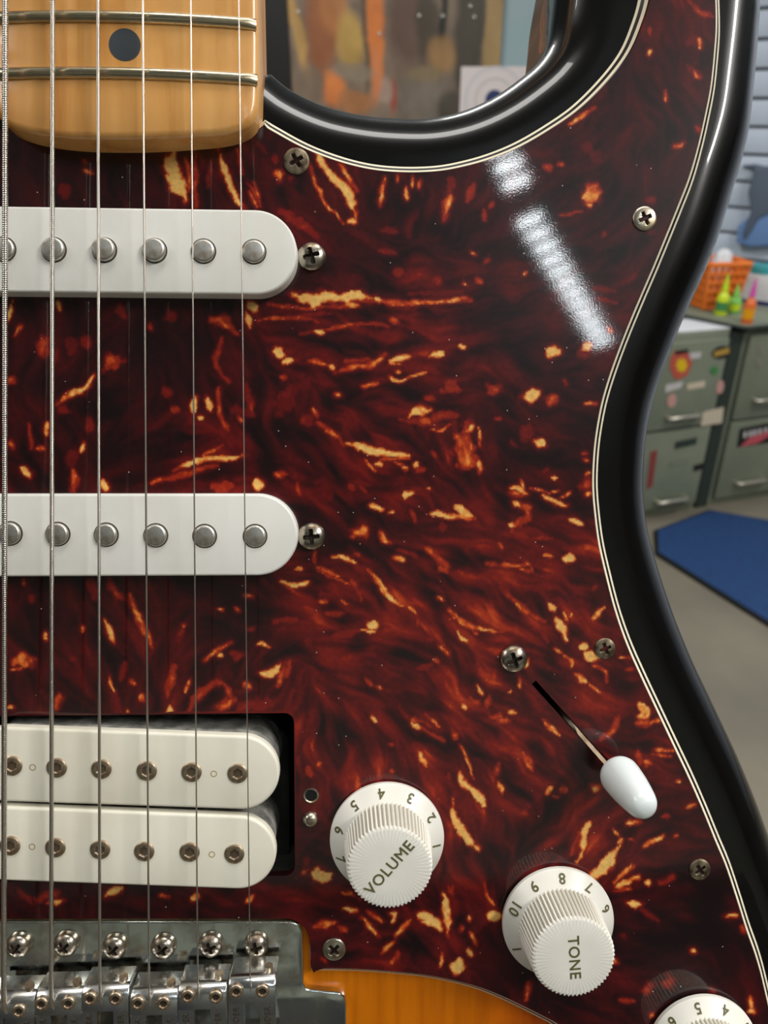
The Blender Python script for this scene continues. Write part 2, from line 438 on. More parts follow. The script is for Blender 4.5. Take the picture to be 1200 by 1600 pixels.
# linear LED ceiling fittings: housings around the lamps above
for i, (lx, ly, rz, w, lw) in enumerate(LAMPS):
    hw_ = lw / 2 + 0.02; b = MB(); b.box(-0.64, 0.64, -hw_, hw_, CEIL - 0.05, CEIL - 0.001)
    for s in (-1, 1): b.box(-0.64, 0.64, s * hw_ - 0.008, s * hw_ + 0.008, CEIL - 0.07, CEIL - 0.05)
    o = b.build('ceiling_light', flat('fitting_white', 225, 226, 226) if i == 0 else M['fitting_white'], None, True, 35, 1.0)
    o.location = (lx, ly, 0); o.rotation_euler = (0, 0, R_(rz))
    tag(o, ['white linear ceiling fitting to the right behind the camera', 'white linear ceiling fitting straight above the guitar',
            'white linear ceiling fitting above the filing cabinets', 'white linear ceiling fitting by the left wall',
            'white linear ceiling fitting near the teal back wall'][i], 'light')
# the fitting that mirrors in the pickguard: a bare LED strip on the ceiling behind the camera
def mirrored(px, py):
    p = P(px, py, 0); o = Vector((p[0], p[1], 0)) * 0.001; c = Vector((0, 0, DIST * 0.001))
    d = o - c; d.z = -d.z
    ow = GUITAR @ o; dw = GUITAR.to_3x3() @ d
    return ow + dw * ((CEIL - 0.03 - ow.z) / dw.z)
m = bpy.data.materials.new('led'); m.use_nodes = True; nt = m.node_tree; nt.nodes.clear()
em = nt.nodes.new('ShaderNodeEmission'); em.inputs[0].default_value = (0.9, 0.97, 1.0, 1); em.inputs[1].default_value = 52.0
mo = nt.nodes.new('ShaderNodeOutputMaterial'); nt.links.new(em.outputs[0], mo.inputs[0]); M['led'] = m
def led_strip(pa, pb, n, label):
    a, b = mirrored(*pa), mirrored(*pb); d = b - a; ln = d.length; a_ = math.atan2(d.y, d.x)
    root = empty('led_strip_light', Matrix.Translation(((a + b) / 2).xy.to_3d() + Vector((0, 0, CEIL))) @ Matrix.Rotation(a_, 4, 'Z'))
    tag(root, label, 'light', 'LED strips on the ceiling')
    h = MB(); h.box(-ln / 2 - 0.06, ln / 2 + 0.06, -0.05, 0.05, -0.026, -0.001); h.build('housing', M['fitting_white'], root, True, 35, 1.0)
    me = None
    for k in range(n):
        x = -ln / 2 + ln * k / (n - 1)
        if me is None:
            V, F = slab(round_rect(-0.0105, 0.0105, -0.036, 0.036, 0.009, 3), 0.026, 0.032, 0.003, 2); V = [(p[0], p[1], -p[2]) for p in V]
            o = mesh('led', V, F, M['led'], root, True, None, 1.0); me = o.data
        else: o = obj('led', me, root)
        o.location = (x, 0, 0)
led_strip((783, 232), (806, 286), 3, 'short bare LED strip on the ceiling behind the camera')
led_strip((828, 345), (940, 534), 12, 'long bare LED strip on the ceiling behind the camera')

# ------------------------------------------------------------------ shop background
# filing cabinets
CU = Vector((math.sin(R_(72)), math.cos(R_(72)), 0)); CNn = Vector((CU.y, -CU.x, 0))
CHT = 0.71
ca = at_z(1147, 515, CHT); ca.z = 0
flat('handle', 196, 190, 176, 0.3, 0.8); flat('st_red', 188, 84, 66); flat('st_yellow', 226, 186, 20); flat('st_black', 28, 26, 26)
flat('st_gold', 176, 142, 60); flat('st_green', 64, 134, 72); flat('st_pink', 196, 150, 142); flat('st_cream', 206, 192, 170)
flat('st_white', 196, 192, 192); flat('st_maroon', 138, 62, 58); flat('st_rose', 196, 84, 96); flat('st_dark', 46, 58, 52)
def cabinet(front_right_xy, label, width=0.46, depth=0.38):
    fr = Vector(front_right_xy)
    fl_ = fr - CU * width
    # local frame: x along the front (left to right), y into the cabinet, z up
    mtx = Matrix((( CU.x, -CNn.x, 0, fl_.x), (CU.y, -CNn.y, 0, fl_.y), (0, 0, 1, 0), (0, 0, 0, 1)))
    root = empty('filing_cabinet', mtx); tag(root, label, 'cabinet', 'grey green filing cabinets')
    b = MB(); V, F = slab(round_rect(0, width, 0.012, depth, 0.008, 3), 0.0, CHT, 0.006, 2); b.add(V, F); b.build('body', M['cab'], root, True, 35, 1.0)
    inv = mtx.inverted()
    def loc(px, py):
        p = inv @ at_plane(px, py, fl_, CNn); return p.x, p.z
    dr = []
    for z0, z1 in ((0.365, 0.685), (0.035, 0.355)):
        V, F = slab(round_rect(0.018, width - 0.018, z0, z1, 0.006, 3), -0.012, 0.0, 0.004, 2)
        V = [(x, -z - 0.012, y) for x, y, z in V]
        d = mesh('drawer', V, F, M['cab'], root, True, 35, 1.0); dr.append(d)
    return root, dr, loc
def handle(parent, x, z, w=0.10, name='handle'):
    b = MB(); V, F = tube([(x - w / 2, -0.012, z), (x - w / 2, -0.03, z), (x - w / 2 + .008, -0.036, z), (x + w / 2 - .008, -0.036, z), (x + w / 2, -0.03, z), (x + w / 2, -0.012, z)], 0.008, 8); b.add(V, F)
    return b.build(name, M['handle'], parent, True, 50, 1.0)
def sticker(parent, loc, pts, mat, lift=0.0136, name='sticker'):
    q = np.array([loc(*p) for p in pts]); V, F = slab(q, 0, 0.0006, 0.0002, 1)
    return mesh(name, [(x, -lift - z, y) for x, y, z in V], F, mat, parent, False, None, 1.0)
def oval(cx, cy, rx, ry, rot=0, n=20):
    c, s = math.cos(R_(rot)), math.sin(R_(rot)); out = []
    for i in range(n):
        a = 2 * math.pi * i / n; x, y = rx * math.cos(a), ry * math.sin(a); out.append((cx + x * c - y * s, cy + x * s + y * c))
    return out
rootA, (dA1, dA2), locA = cabinet(ca, 'grey green filing cabinet with red and yellow sticker and white paper on top')
x, z = locA(1062, 647); handle(dA1, x, z, 0.13); x, z = locA(1044, 777); handle(dA2, x, z, 0.13)
def burst(cx, cy, r0, r1, n):
    return [(cx + (r0 if i % 2 else r1) * math.cos(math.pi * i / n), cy + (r0 if i % 2 else r1) * 1.25 * math.sin(math.pi * i / n)) for i in range(2 * n)]
sticker(dA1, locA, [(1052, 545), (1070, 546), (1078, 566), (1070, 585), (1052, 592), (1043, 575), (1044, 558)], M['st_red'])
sticker(dA1, locA, burst(1061, 569, 7, 10, 8), M['st_yellow'], 0.0146)
sticker(dA1, locA, [(1050, 547), (1071, 543), (1071, 549), (1052, 553)], M['st_black'], 0.0150)
sticker(dA1, locA, oval(1123, 549, 15, 10, -15), M['st_black']); sticker(dA1, locA, [(1111, 548), (1135, 541), (1135, 550), (1112, 556)], M['st_gold'], 0.0146)
sticker(dA1, locA, oval(1112, 577, 6, 7), M['st_green']); sticker(dA1, locA, oval(1121, 603, 6, 11, 12), M['st_pink'])
sticker(dA1, locA, oval(1046, 624, 7, 11, 12), M['st_pink']); sticker(dA1, locA, [(1095, 642), (1127, 634), (1124, 659), (1091, 664)], M['st_cream'])
sticker(dA1, locA, [(1074, 550), (1092, 548), (1090, 558), (1074, 560)], M['st_white']); sticker(dA1, locA, [(1036, 600), (1064, 594), (1060, 604), (1036, 612)], M['st_white'])
sticker(dA1, locA, [(1070, 598), (1098, 593), (1097, 603), (1070, 608)], M['st_cream'], name='label_holder')
sticker(dA2, locA, [(1052, 688), (1086, 681), (1084, 692), (1050, 700)], M['st_dark']); sticker(dA2, locA, [(1080, 725), (1098, 720), (1096, 730), (1080, 735)], M['st_black'])
sticker(dA2, locA, [(1013, 704), (1024, 700), (1016, 758), (1007, 762)], M['st_maroon'])
sticker(dA2, locA, [(1044, 718), (1072, 712), (1070, 722), (1044, 728)], M['cab'], name='label_holder')
cb = ca + CU * (0.055 + 0.46)
rootB, (dB1, dB2), locB = cabinet(cb, 'grey green filing cabinet with black and red banner sticker at right edge')
x, z = locB(1196, 620); handle(dB1, x, z, 0.13); x, z = locB(1166, 748); handle(dB2, x, z, 0.13)
sticker(dB1, locB, oval(1185, 545, 4, 8), M['handle'], name='lock'); sticker(dB1, locB, oval(1183, 566, 5, 8), M['handle'], name='lock')
sticker(dB2, locB, [(1152, 668), (1230, 652), (1224, 686), (1147, 697)], M['st_black'])
sticker(dB2, locB, [(1152, 696), (1168, 681), (1210, 666), (1206, 674), (1180, 690)], M['st_rose'], 0.0146)
for k, xx in enumerate((1158, 1166, 1173, 1181, 1190)):
    sticker(dB2, locB, [(xx, 673 - k * 1.6), (xx + 5, 672 - k * 1.6), (xx + 4, 681 - k * 1.6), (xx - 1, 682 - k * 1.6)], M['st_white'], 0.0146, 'banner_letter')
b = MB(); g0 = ca + CU * 0.001 - CNn * 0.004; g1 = ca + CU * 0.054 - CNn * 0.004  # dark block coloured as the shade in the gap between the cabinets
b.add([tuple(p + Vector((0, 0, z))) for z in (0, CHT - 0.01) for p in (g0, g1, g1 - CNn * 0.3, g0 - CNn * 0.3)],
      [(0, 1, 2, 3), (4, 5, 6, 7), (0, 1, 5, 4), (1, 2, 6, 5), (2, 3, 7, 6), (3, 0, 4, 7)])
tag(b.build('gap_shade', M['cab_dark'], None, False, None, 1.0), 'narrow dark block standing in for the shaded gap between the two filing cabinets', 'board')
# paper on the left cabinet
p = [at_z(*q, CHT + 0.001) for q in ((1142, 513), (1064, 519), (1030, 512), (1076, 497), (1110, 502))]
V, F = slab([(q.x, q.y) for q in p], CHT + 0.0005, CHT + 0.004, 0.001, 1)
tag(mesh('paper_sheet', V, F, principled('paper', rgb(222, 226, 232), 0.6), None, False, None, 1.0), 'white paper lying on the left filing cabinet', 'paper')
# counter along the slatted wall, behind the cabinets
CZ = 0.728
e0 = at_z(1166, 510, CZ); e1 = at_z(1070, 491, CZ); ed = (e1 - e0).normalized()
e1 = e0 + ed * 0.62; e2 = e0 + CU * 0.55
def on_wall(p, d): return p + d * ((W0 + WN * 0.01 - p).dot(WN) / d.dot(WN))
q = [e0, e2, e2 - CNn * 0.02, ]
w2 = on_wall(e2, -CNn); w1 = on_wall(e1, -CNn)
poly = [(v.x, v.y) for v in (e0, e2, w2, w1, e1)]
ct = empty('counter', Matrix.Identity(4)); tag(ct, 'grey green counter along the slatted wall holding bottles and basket', 'counter')
V, F = slab(poly, CZ - 0.012, CZ, 0.003, 2); mesh('counter_top', V, F, M['cab'], ct, True, 35, 1.0)
b = MB(); b.add(*tube([(e0.x, e0.y, CZ - .006), (e1.x, e1.y, CZ - .006)], 0.0066, 8)); b.add(*tube([(e0.x, e0.y, CZ - .006), (e2.x, e2.y, CZ - .006)], 0.0066, 8)); b.build('edge_trim', M['cab_dark'], ct, True, 40, 1.0)

# orange basket of lattice plastic
flat('orange', 236, 122, 36, 0.4); flat('lime', 202, 224, 40, 0.3); flat('green', 128, 200, 92, 0.35); flat('magenta', 214, 84, 176, 0.4)
flat('amber', 232, 160, 20, 0.3); flat('orange_red', 226, 112, 52, 0.35); flat('box_white', 226, 230, 236, 0.5); flat('navy', 40, 52, 104, 0.5); flat('teal', 62, 156, 162, 0.4); flat('hole_dark', 60, 40, 26, 0.7)
bc = at_z(1110, 479, CZ)
b = MB(); hw0, hw1, hh = 0.058, 0.078, 0.160
def bpt(s, t, f):  # side s, along t -1..1, up f
    w = hw0 + (hw1 - hw0) * f; return [(t * w, -w), (w, t * w), (-t * w, w), (-w, -t * w)][s] + (0.008 + hh * f,)
for s in range(4):
    for k in range(6): b.add(*tube([bpt(s, -1 + 2 * k / 6, 0), bpt(s, -1 + 2 * k / 6, 1)], 0.0075, 6))
    for k in range(6): b.add(*tube([bpt(s, -1, k / 5), bpt(s, 1, k / 5)], 0.0075 if k < 5 else 0.011, 6))
b.add(*slab(round_rect(-hw0, hw0, -hw0, hw0, 0.02), 0, 0.006, 0.002, 1))
o = b.build('basket', M['orange'], None, True, 50, 1.0); o.location = bc; o.rotation_euler = (0, 0, R_(8))
tag(o, 'orange lattice plastic basket on the counter by the slatted wall', 'basket')
V, F = lathe([(0.015, 0), (0.036, 0.01), (0.044, 0.05), (0.036, 0.10), (0.026, 0.135), (0.010, 0.15)], 24, lambda r, z, i: 1 + 0.22 * math.sin(i * 2.7 + z * 60) * math.cos(i * 1.3))
o = mesh('plastic_wrap', V, F, M['box_white'], None, True, 30, 1.0); o.location = bc + Vector((0.01, 0.0, 0.06)); tag(o, 'crumpled white plastic wrap sticking out of the orange basket', 'wrap')
def bottle(px, py, h, r, mats, label, kind='bottle'):
    p = at_z(px, py, CZ); root = empty(kind, Matrix.Translation(p)); tag(root, label, 'bottle', 'small bottles on the counter')
    mesh('bottle_body', *lathe([(r * .9, 0), (r, 0.004), (r, h * .42), (r * .85, h * .5), (r * .45, h * .56), (r * .4, h * .6)], 24), M[mats[0]], root, True, 40, 1.0)
    mesh('nozzle', *lathe([(r * .55, h * .6), (r * .5, h * .68), (r * .22, h * .9), (r * .12, h)], 20), M[mats[1]], root, True, 40, 1.0)
    V, F = lathe([(r * 1.02, h * .12), (r * 1.02, h * .34)], 24); mesh('bottle_label', V, F[:-2], M[mats[2]], root, True, None, 1.0)
bottle(1125, 492, 0.145, 0.022, ('lime', 'lime', 'st_green'), 'lime yellow squeeze bottle in front of the orange basket')
bottle(1145, 488, 0.10, 0.024, ('green', 'green', 'lime'), 'light green squeeze bottle beside the white carton')
bottle(1166, 505, 0.155, 0.020, ('orange_red', 'magenta', 'amber'), 'orange bottle with magenta nozzle at the counter edge')
# white carton with blue stripe
bx = at_z(1150, 474, CZ); bx2 = bx + (-WD) * 0.36
o_ = empty('carton', Matrix.Translation(bx) @ Matrix.Rotation(ang, 4, 'Z')); tag(o_, 'long white carton with blue stripe and round hole on the counter', 'carton')
b = MB(); b.box(0, 0.40, 0, 0.10, 0.0, 0.115); b.build('box', M['box_white'], o_, False, None, 1.0)
b = MB(); b.box(-0.0005, 0.4005, -0.001, 0.0, 0.004, 0.022); b.build('stripe', M['navy'], o_, False, None, 1.0)
V, F = lathe([(0.022, 0), (0.022, 0.0015)], 20); o = mesh('hole', [(x + 0.155, -z, y + 0.055) for x, y, z in V], F, M['hole_dark'], o_, True, 35, 1.0)
o = mesh('tape_roll', *lathe([(0.022, 0.0), (0.045, 0.0), (0.05, 0.003), (0.05, 0.027), (0.045, 0.03), (0.022, 0.03)], 32), M['teal'], None, True, 40, 1.0)
o.location = Matrix.Translation(bx) @ Matrix.Rotation(ang, 4, 'Z') @ Vector((0.06, 0.05, 0.115)); tag(o, 'teal tape roll lying on the white carton', 'tape')
# package hanging on the slatted wall
flat('pack_blue', 112, 146, 198, 0.4); flat('pack_grey', 92, 104, 122, 0.5)
pk = empty('hanging_package', Matrix.Identity(4)); tag(pk, 'blue and grey package hanging on the slatted wall', 'package')
def wall_patch(name, pts, mat, t0, t1):
    w = [wall_pt(*q, t0) for q in pts]; ex = -WD
    q2 = np.array([((v - W0).dot(ex), v.z) for v in w]); V, F = slab(q2, t0, t1, min(0.008, (t1 - t0) * .4), 3)
    return mesh(name, [tuple(W0 + ex * x + Vector((0, 0, y)) + WN * z) for x, y, z in V], F, mat, pk, True, 40, 1.0)
wall_patch('pouch', [(1158, 352), (1172, 340), (1186, 330), (1215, 328), (1222, 380), (1180, 384), (1155, 378)], M['pack_blue'], 0.005, 0.05)
wall_patch('strap', [(1183, 262), (1210, 258), (1212, 330), (1190, 340), (1176, 364), (1168, 374), (1166, 362), (1178, 330), (1174, 300)], M['pack_grey'], 0.012, 0.06)
wall_patch('header_card', [(1160, 258), (1176, 264), (1208, 268), (1208, 262), (1180, 256)], M['pack_grey'], 0.005, 0.02)
# blue floor mat
mc = [at_z(*q, 0) for q in ((1023, 868), (1021, 832), (1106, 800), (1200, 816), (1320, 838), (1420, 1120))]
mo_ = mc[0]; mq = np.array([(v.x - mo_.x, v.y - mo_.y) for v in mc]); mq = ccw(mq)
mt = empty('floor_mat', Matrix.Translation((mo_.x, mo_.y, 0))); tag(mt, 'blue floor mat with dark edge before the filing cabinets', 'mat')
V, F = slab(mq, 0.0005, 0.012, 0.004, 2); mesh('edging', V, F, M['rubber_black'], mt, True, 35, 1.0)
V, F = slab(inset(mq, 0.012), 0.011, 0.016, 0.002, 2); mesh('pile', V, F, M['mat'], mt, True, 35, 1.0)
# unseen dark box added behind the camera to darken the bridge plate's reflection
dcs = empty('reflection_box', Matrix.Translation((-0.2, Y0 + 0.27, 0))); tag(dcs, 'long dark box added unseen behind the camera for a dark reflection', 'case')
b = MB(); b.box(-2.2, 2.2, -0.25, 0.25, 0.0, 0.92); b.build('box_body', M['dim_wall'], dcs, False, None, 1.0)
b = MB(); b.box(-2.25, 2.25, -0.26, 0.28, 0.92, 0.95); b.build('box_top', M['cab_dark'], dcs, False, None, 1.0)

# picture board and card seen through the cutaway (hung on the teal back wall)
BY = BACK_Y - 0.03
def on_back(px, py, y=BY): return at_plane(px, py, Vector((0, y, 0)), Vector((0, -1, 0)))
tl, br = on_back(441, -160), on_back(772, 250)
bw, bh = br.x - tl.x, tl.z - br.z
pb = empty('picture_board', Matrix.Translation((tl.x, BY, br.z))); tag(pb, 'brown picture board with blurred orange and dark shapes on the teal wall', 'picture')
nx, nz = 120, 140
gx, gz = np.meshgrid(np.linspace(0, bw, nx), np.linspace(0, bh, nz))
fx = 441 + (gx / bw) * 331; fy = 250 - gz / bh * 410
wx = fx + 14 * (fbm(fx / 40, fy / 40, 3) - .5); wy = fy + 20 * (fbm(fx / 40, fy / 40, 9) - .5)
colr = np.zeros(fx.shape + (3,)); colr[:] = lin((134, 116, 100))
n_ = fbm(wx / 22, wy / 40, 21)[..., None]; colr = colr * (0.55 + 0.9 * n_)
def blob(cx, cy, rx, ry, c, k=1.0, soft=0.25, rot=0):
    global colr
    co, si = math.cos(R_(rot)), math.sin(R_(rot)); X = (wx - cx) * co + (wy - cy) * si; Y = -(wx - cx) * si + (wy - cy) * co
    d = np.sqrt((X / rx) ** 2 + (Y / ry) ** 2); w = (k * np.clip((1 + soft - d) / (2 * soft), 0, 1))[..., None]
    colr = colr * (1 - w) + lin(c) * w * (1.0 + 0.6 * n_)
blob(455, 40, 9, 75, (176, 140, 86), 1, .3, -10); blob(492, 30, 26, 80, (138, 86, 56), 1, .25); blob(512, 0, 22, 40, (170, 112, 66), .8)
blob(535, 50, 22, 45, (176, 142, 76), .9); blob(576, 30, 13, 110, (200, 116, 58), 1, .25); blob(560, 40, 4, 100, (78, 62, 44), .7)
blob(628, 20, 34, 75, (92, 70, 60), .9, .3); blob(655, 30, 18, 60, (66, 58, 48), .9); blob(678, 20, 6, 90, (40, 38, 34), 1); blob(680, 70, 26, 30, (146, 112, 72), .9)
blob(722, 30, 24, 110, (70, 64, 54), 1, .2); blob(758, 40, 14, 150, (156, 128, 84), 1, .15); blob(508, 130, 20, 28, (198, 118, 66), 1, .25); blob(545, 150, 28, 20, (164, 108, 64), .8)
blob(602, 142, 6, 30, (150, 52, 38), 1, .3); blob(590, 130, 12, 24, (156, 132, 120), .8); blob(575, 100, 8, 40, (192, 118, 76), .9); blob(660, 150, 50, 40, (120, 110, 100), .8, .4); blob(700, 160, 22, 28, (82, 76, 68), .9)
blob(655, 105, 26, 14, (130, 112, 84), .8); blob(540, 100, 30, 14, (138, 124, 106), .7); blob(470, 130, 20, 40, (112, 96, 82), .8)
V = np.column_stack([gx.ravel(), np.zeros(gx.size), gz.ravel()])
F = [(j * nx + i, j * nx + i + 1, (j + 1) * nx + i + 1, (j + 1) * nx + i) for j in range(nz - 1) for i in range(nx - 1)]
m = principled('picture_print', (1, 1, 1, 1), 0.35); at = N(m, 'ShaderNodeAttribute'); at.attribute_name = 'print'; L(m, at, 'Color', bsdf(m), 'Base Color')
pm = mesh('print', V, F, m, pb, False, None, 1.0)
pm.location = (0, -0.0005, 0)
a_ = pm.data.color_attributes.new('print', 'FLOAT_COLOR', 'POINT'); a_.data.foreach_set('color', np.column_stack([colr.reshape(-1, 3), np.ones(gx.size)]).ravel().astype(np.float32))
b = MB(); b.box(0, bw, 0.0, 0.028, 0, bh); b.build('backing', M['cab_dark'], pb, False, None, 1.0)
fw = on_back(441, 50).x - on_back(400, 50).x
b = MB(); b.box(-fw, 0, -0.02, 0.028, 0, bh); b.build('frame_strip', M['rubber_black'], pb, True, 35, 1.0)
sm = None  # pale dots standing in for small sparkles of light over the picture
for q in ((655, 25), (692, 25), (735, 10), (741, 27), (593, 53), (440, 23), (466, 19)):
    p = on_back(*q) - Vector((tl.x, BY, br.z))
    if sm is None: o = mesh('sparkle_dot', *lathe([(0.0075, 0), (0.0075, 0.003), (0.006, 0.007), (0.003, 0.009)], 16), flat('sparkle_dot', 232, 230, 222, 0.2, 0.6), pb, True, 60, 1.0); sm = o.data
    else: o = obj('sparkle_dot', sm, pb)
    o.location = (p.x, -0.001, p.z); o.rotation_euler = (R_(90), 0, 0)
# white card with blue disc
CY = BY - 0.25
ctl = at_plane(721, 104, Vector((0, CY, 0)), Vector((0, -1, 0))); cbr = at_plane(850, 235, Vector((0, CY, 0)), Vector((0, -1, 0)))
cd = empty('display_card', Matrix.Translation((ctl.x, CY, cbr.z))); cw, ch = cbr.x - ctl.x, ctl.z - cbr.z
tag(cd, 'white display card with blue disc and pale rings on the low shelf', 'card')
b = MB(); b.box(0, cw, 0, 0.012, 0, ch); b.build('card', principled('card_white', rgb(224, 214, 214), 0.5), cd, False, None, 1.0)
dc = at_plane(772, 156, Vector((0, CY, 0)), Vector((0, -1, 0))); s_ = cw / 129.0
def disc(name, r0, r1, mat, lift):
    V, F = [], []
    for i in range(48):
        a = 2 * math.pi * i / 48; V += [(math.cos(a) * r0, -lift, math.sin(a) * r0), (math.cos(a) * r1, -lift, math.sin(a) * r1)]
    V = [(x + dc.x - ctl.x, y, z + dc.z - cbr.z) for x, y, z in V]
    mesh(name, V, [(2 * i, 2 * i + 1, (2 * i + 3) % 96, (2 * i + 2) % 96) for i in range(48)], mat, cd, False, None, 1.0)
disc('blue_disc', 0.0005, 13 * s_, M['navy'], 0.001); disc('ring', 26 * s_, 28 * s_, flat('ring_grey', 196, 188, 190), 0.001); disc('ring', 40 * s_, 43 * s_, flat('ring_pale', 204, 202, 208), 0.001)
V, F = slab(round_rect(ctl.x - 0.5, cbr.x + 0.3, CY - 0.1, BACK_Y - 0.001, 0.01), cbr.z - 0.03, cbr.z, 0.004, 2)
tag(mesh('wall_shelf', V, F, M['cab'], None, True, 35, 1.0), 'low shelf on the teal wall under the white card', 'shelf')
# ------------------------------------------------------------------ the guitar
G = empty('electric_guitar', GUITAR)
tag(G, 'sunburst electric guitar with red tortoiseshell pickguard, white pickups and knobs', 'guitar')
ZB = -2.3                                             # body top
HUM = ccw(round_rect(*(lambda a, b: (a[0], b[0], b[1], a[1]))(P(-78, 1120, 0), P(461, 1368, 0)), 2.2))
_s0, _s1 = P(834, 1066, 0), P(952, 1197, 0)
_sd = (_s1 - _s0) / np.linalg.norm(_s1 - _s0); _sn = np.array([-_sd[1], _sd[0]]) * 0.62
SLOT = ccw([_s0 - _sn, _s1 - _sn, _s1 + _sn, _s0 + _sn])

# ---- body
BO = [(425, 119), (446, 137), (475, 154), (517, 171), (567, 182), (617, 187), (667, 187), (717, 177), (762, 158), (804, 131), (842, 98), (862, 62), (872, 0),
      (880, -70), (900, -160), (940, -250), (1000, -310), (1070, -325), (1135, -275), (1172, -150), (1184, 0), (1182, 58), (1176, 131), (1168, 204), (1156, 257),
      (1141, 306), (1119, 376), (1100, 424), (1081, 466), (1064, 504), (1048, 544), (1034, 580), (1020, 622), (1011, 662), (1006, 705), (1003.6, 762), (1008, 812),
      (1016, 850), (1029, 895), (1051, 960), (1079, 1029), (1113, 1101), (1147, 1173), (1177, 1245), (1201, 1310), (1235, 1400), (1272, 1500), (1305, 1620),
      (1325, 1760), (1300, 1950), (1200, 2150), (1000, 2310), (700, 2400), (400, 2425), (100, 2420), (-200, 2380), (-560, 2260), (-840, 2060), (-950, 1820), (-930, 1560),
      (-820, 1280), (-700, 1050), (-660, 850), (-690, 600), (-770, 350), (-830, 100), (-830, -200), (-770, -420), (-690, -480), (-600, -440), (-500, -280), (-380, -90), (-230, 50), (-110, 125), (-40, 119)]
bo = smooth_line(PL(BO, -11.0), 1.6)
bo = ccw(bo)
bo = inset(bo, -0.6)
RO = 12.0
L_, Z_ = [inset(bo, RO * 0.8), inset(bo, 3), bo, bo], [ZB - 45, ZB - 45, ZB - 38, ZB - RO]
for k in range(1, 15):
    a = math.pi / 2 * k / 14
    L_.append(inset(bo, RO * (1 - math.cos(a)))); Z_.append(ZB - RO + RO * math.sin(a))
V, F = rings(L_, Z_, True, False)
top = L_[-1]
cav = ccw(round_rect(*(lambda a, b: (a[0], b[0], b[1], a[1]))(P(-84, 1114, 0), P(466, 1374, 0)), 3.0))
swc = ccw([_s0 - _sn * 8 - _sd * 8, _s1 - _sn * 8 + _sd * 8, _s1 + _sn * 8 + _sd * 8, _s0 + _sn * 8 - _sd * 8])
tv, tf = cdt(top, [cav, swc])
b = MB(); b.add(V, F); b.add([(x, y, ZB) for x, y in tv], tf)
for h, dz in ((cav, 19), (swc, 30)):
    V, F = rings([h, h], [ZB, ZB - dz], False, False); F.append(tuple(range(len(h), 2 * len(h)))); b.add(V, F, 1)
bodyo = b.build('body', [M['sunburst'], M['cavity']], G, True, 60)
bm = bmesh.new(); bm.from_mesh(bodyo.data); bmesh.ops.remove_doubles(bm, verts=bm.verts, dist=2e-6); bmesh.ops.recalc_face_normals(bm, faces=bm.faces); bm.to_mesh(bodyo.data); bm.free()
bodyo.data.set_sharp_from_angle(angle=R_(50))

# ---- pickguard outline (outer edge of the lowest ply)
S1 = [(414, 187), (434, 199), (480, 224), (530, 243.5), (580, 256), (630, 260.5), (680, 259), (720, 252), (762, 240), (805, 222), (850, 196), (894, 165), (937, 122), (967, 82), (985, 41), (997, 0),
      (1006, -60), (1024, -130), (1055, -175), (1092, -165), (1113, -110), (1121, -50), (1124, 0), (1125, 48), (1122.5, 87), (1117, 140), (1108, 187), (1097, 235), (1083, 284), (1066, 328), (1045, 380), (1026, 426),
      (1010, 463), (994, 501), (978, 541), (961, 588), (948, 632), (939, 680), (935, 720), (934, 760), (937, 800), (943, 845), (953, 890), (968, 948), (986, 1000), (1008, 1050), (1031, 1099), (1056, 1152), (1082, 1207),
      (1103, 1255), (1123, 1304), (1140, 1345), (1156, 1393), (1171, 1441), (1186, 1484), (1198, 1529), (1213, 1600), (1224, 1680), (1228, 1740), (1205, 1800), (1150, 1800), (1080, 1765), (1000, 1705), (930, 1648), (865, 1603), (842, 1590),
      (804, 1571), (766, 1553.5), (727, 1540), (670, 1527.5), (612, 1521), (555, 1517), (487, 1516)]
S2 = [(487, 1516), (484.5, 1495), (484, 1470), (480, 1450), (470, 1436), (452, 1428.5), (420, 1428), (200, 1428), (0, 1428), (-60, 1428), (-80, 1436), (-90, 1460), (-95, 1516)]
S3 = [(-95, 1516), (-160, 1480), (-260, 1360), (-340, 1150), (-370, 900), (-350, 650), (-350, 450), (-400, 250), (-480, 80), (-520, -60), (-490, -150), (-420, -120), (-320, -20), (-210, 90), (-100, 165), (-30, 187)]
S4 = [(-30, 187), (-18, 203), (192, 212), (400, 204), (414, 187)]
segs = [smooth_line(PL(S1, -2.2), 0.9), smooth_line(PL(S2, -2.2), 0.9), smooth_line(PL(S3, -2.2), 2.0), np.array(PL(S4, -2.2))]
go = np.concatenate([s[:-1] for s in segs]); bs = np.concatenate([np.full(len(s) - 1, v) for s, v in zip(segs, (1, 0.12, 1, 0.12))])
if signed_area(go) < 0: go, bs = go[::-1], bs[::-1]
bs = np.convolve(np.concatenate([bs[-2:], bs, bs[:2]]), np.ones(5) / 5, 'valid')
def ply(name, o0, z0, o1, z1, mat, parent):
    V, F = rings([inset(go, o0 * bs), inset(go, o1 * bs)], [z0, z1], False, False)
    return mesh(name, V, F, mat, parent, True)
red_out = inset(go, 1.75 * bs); red_in = inset(go, 2.0 * bs)

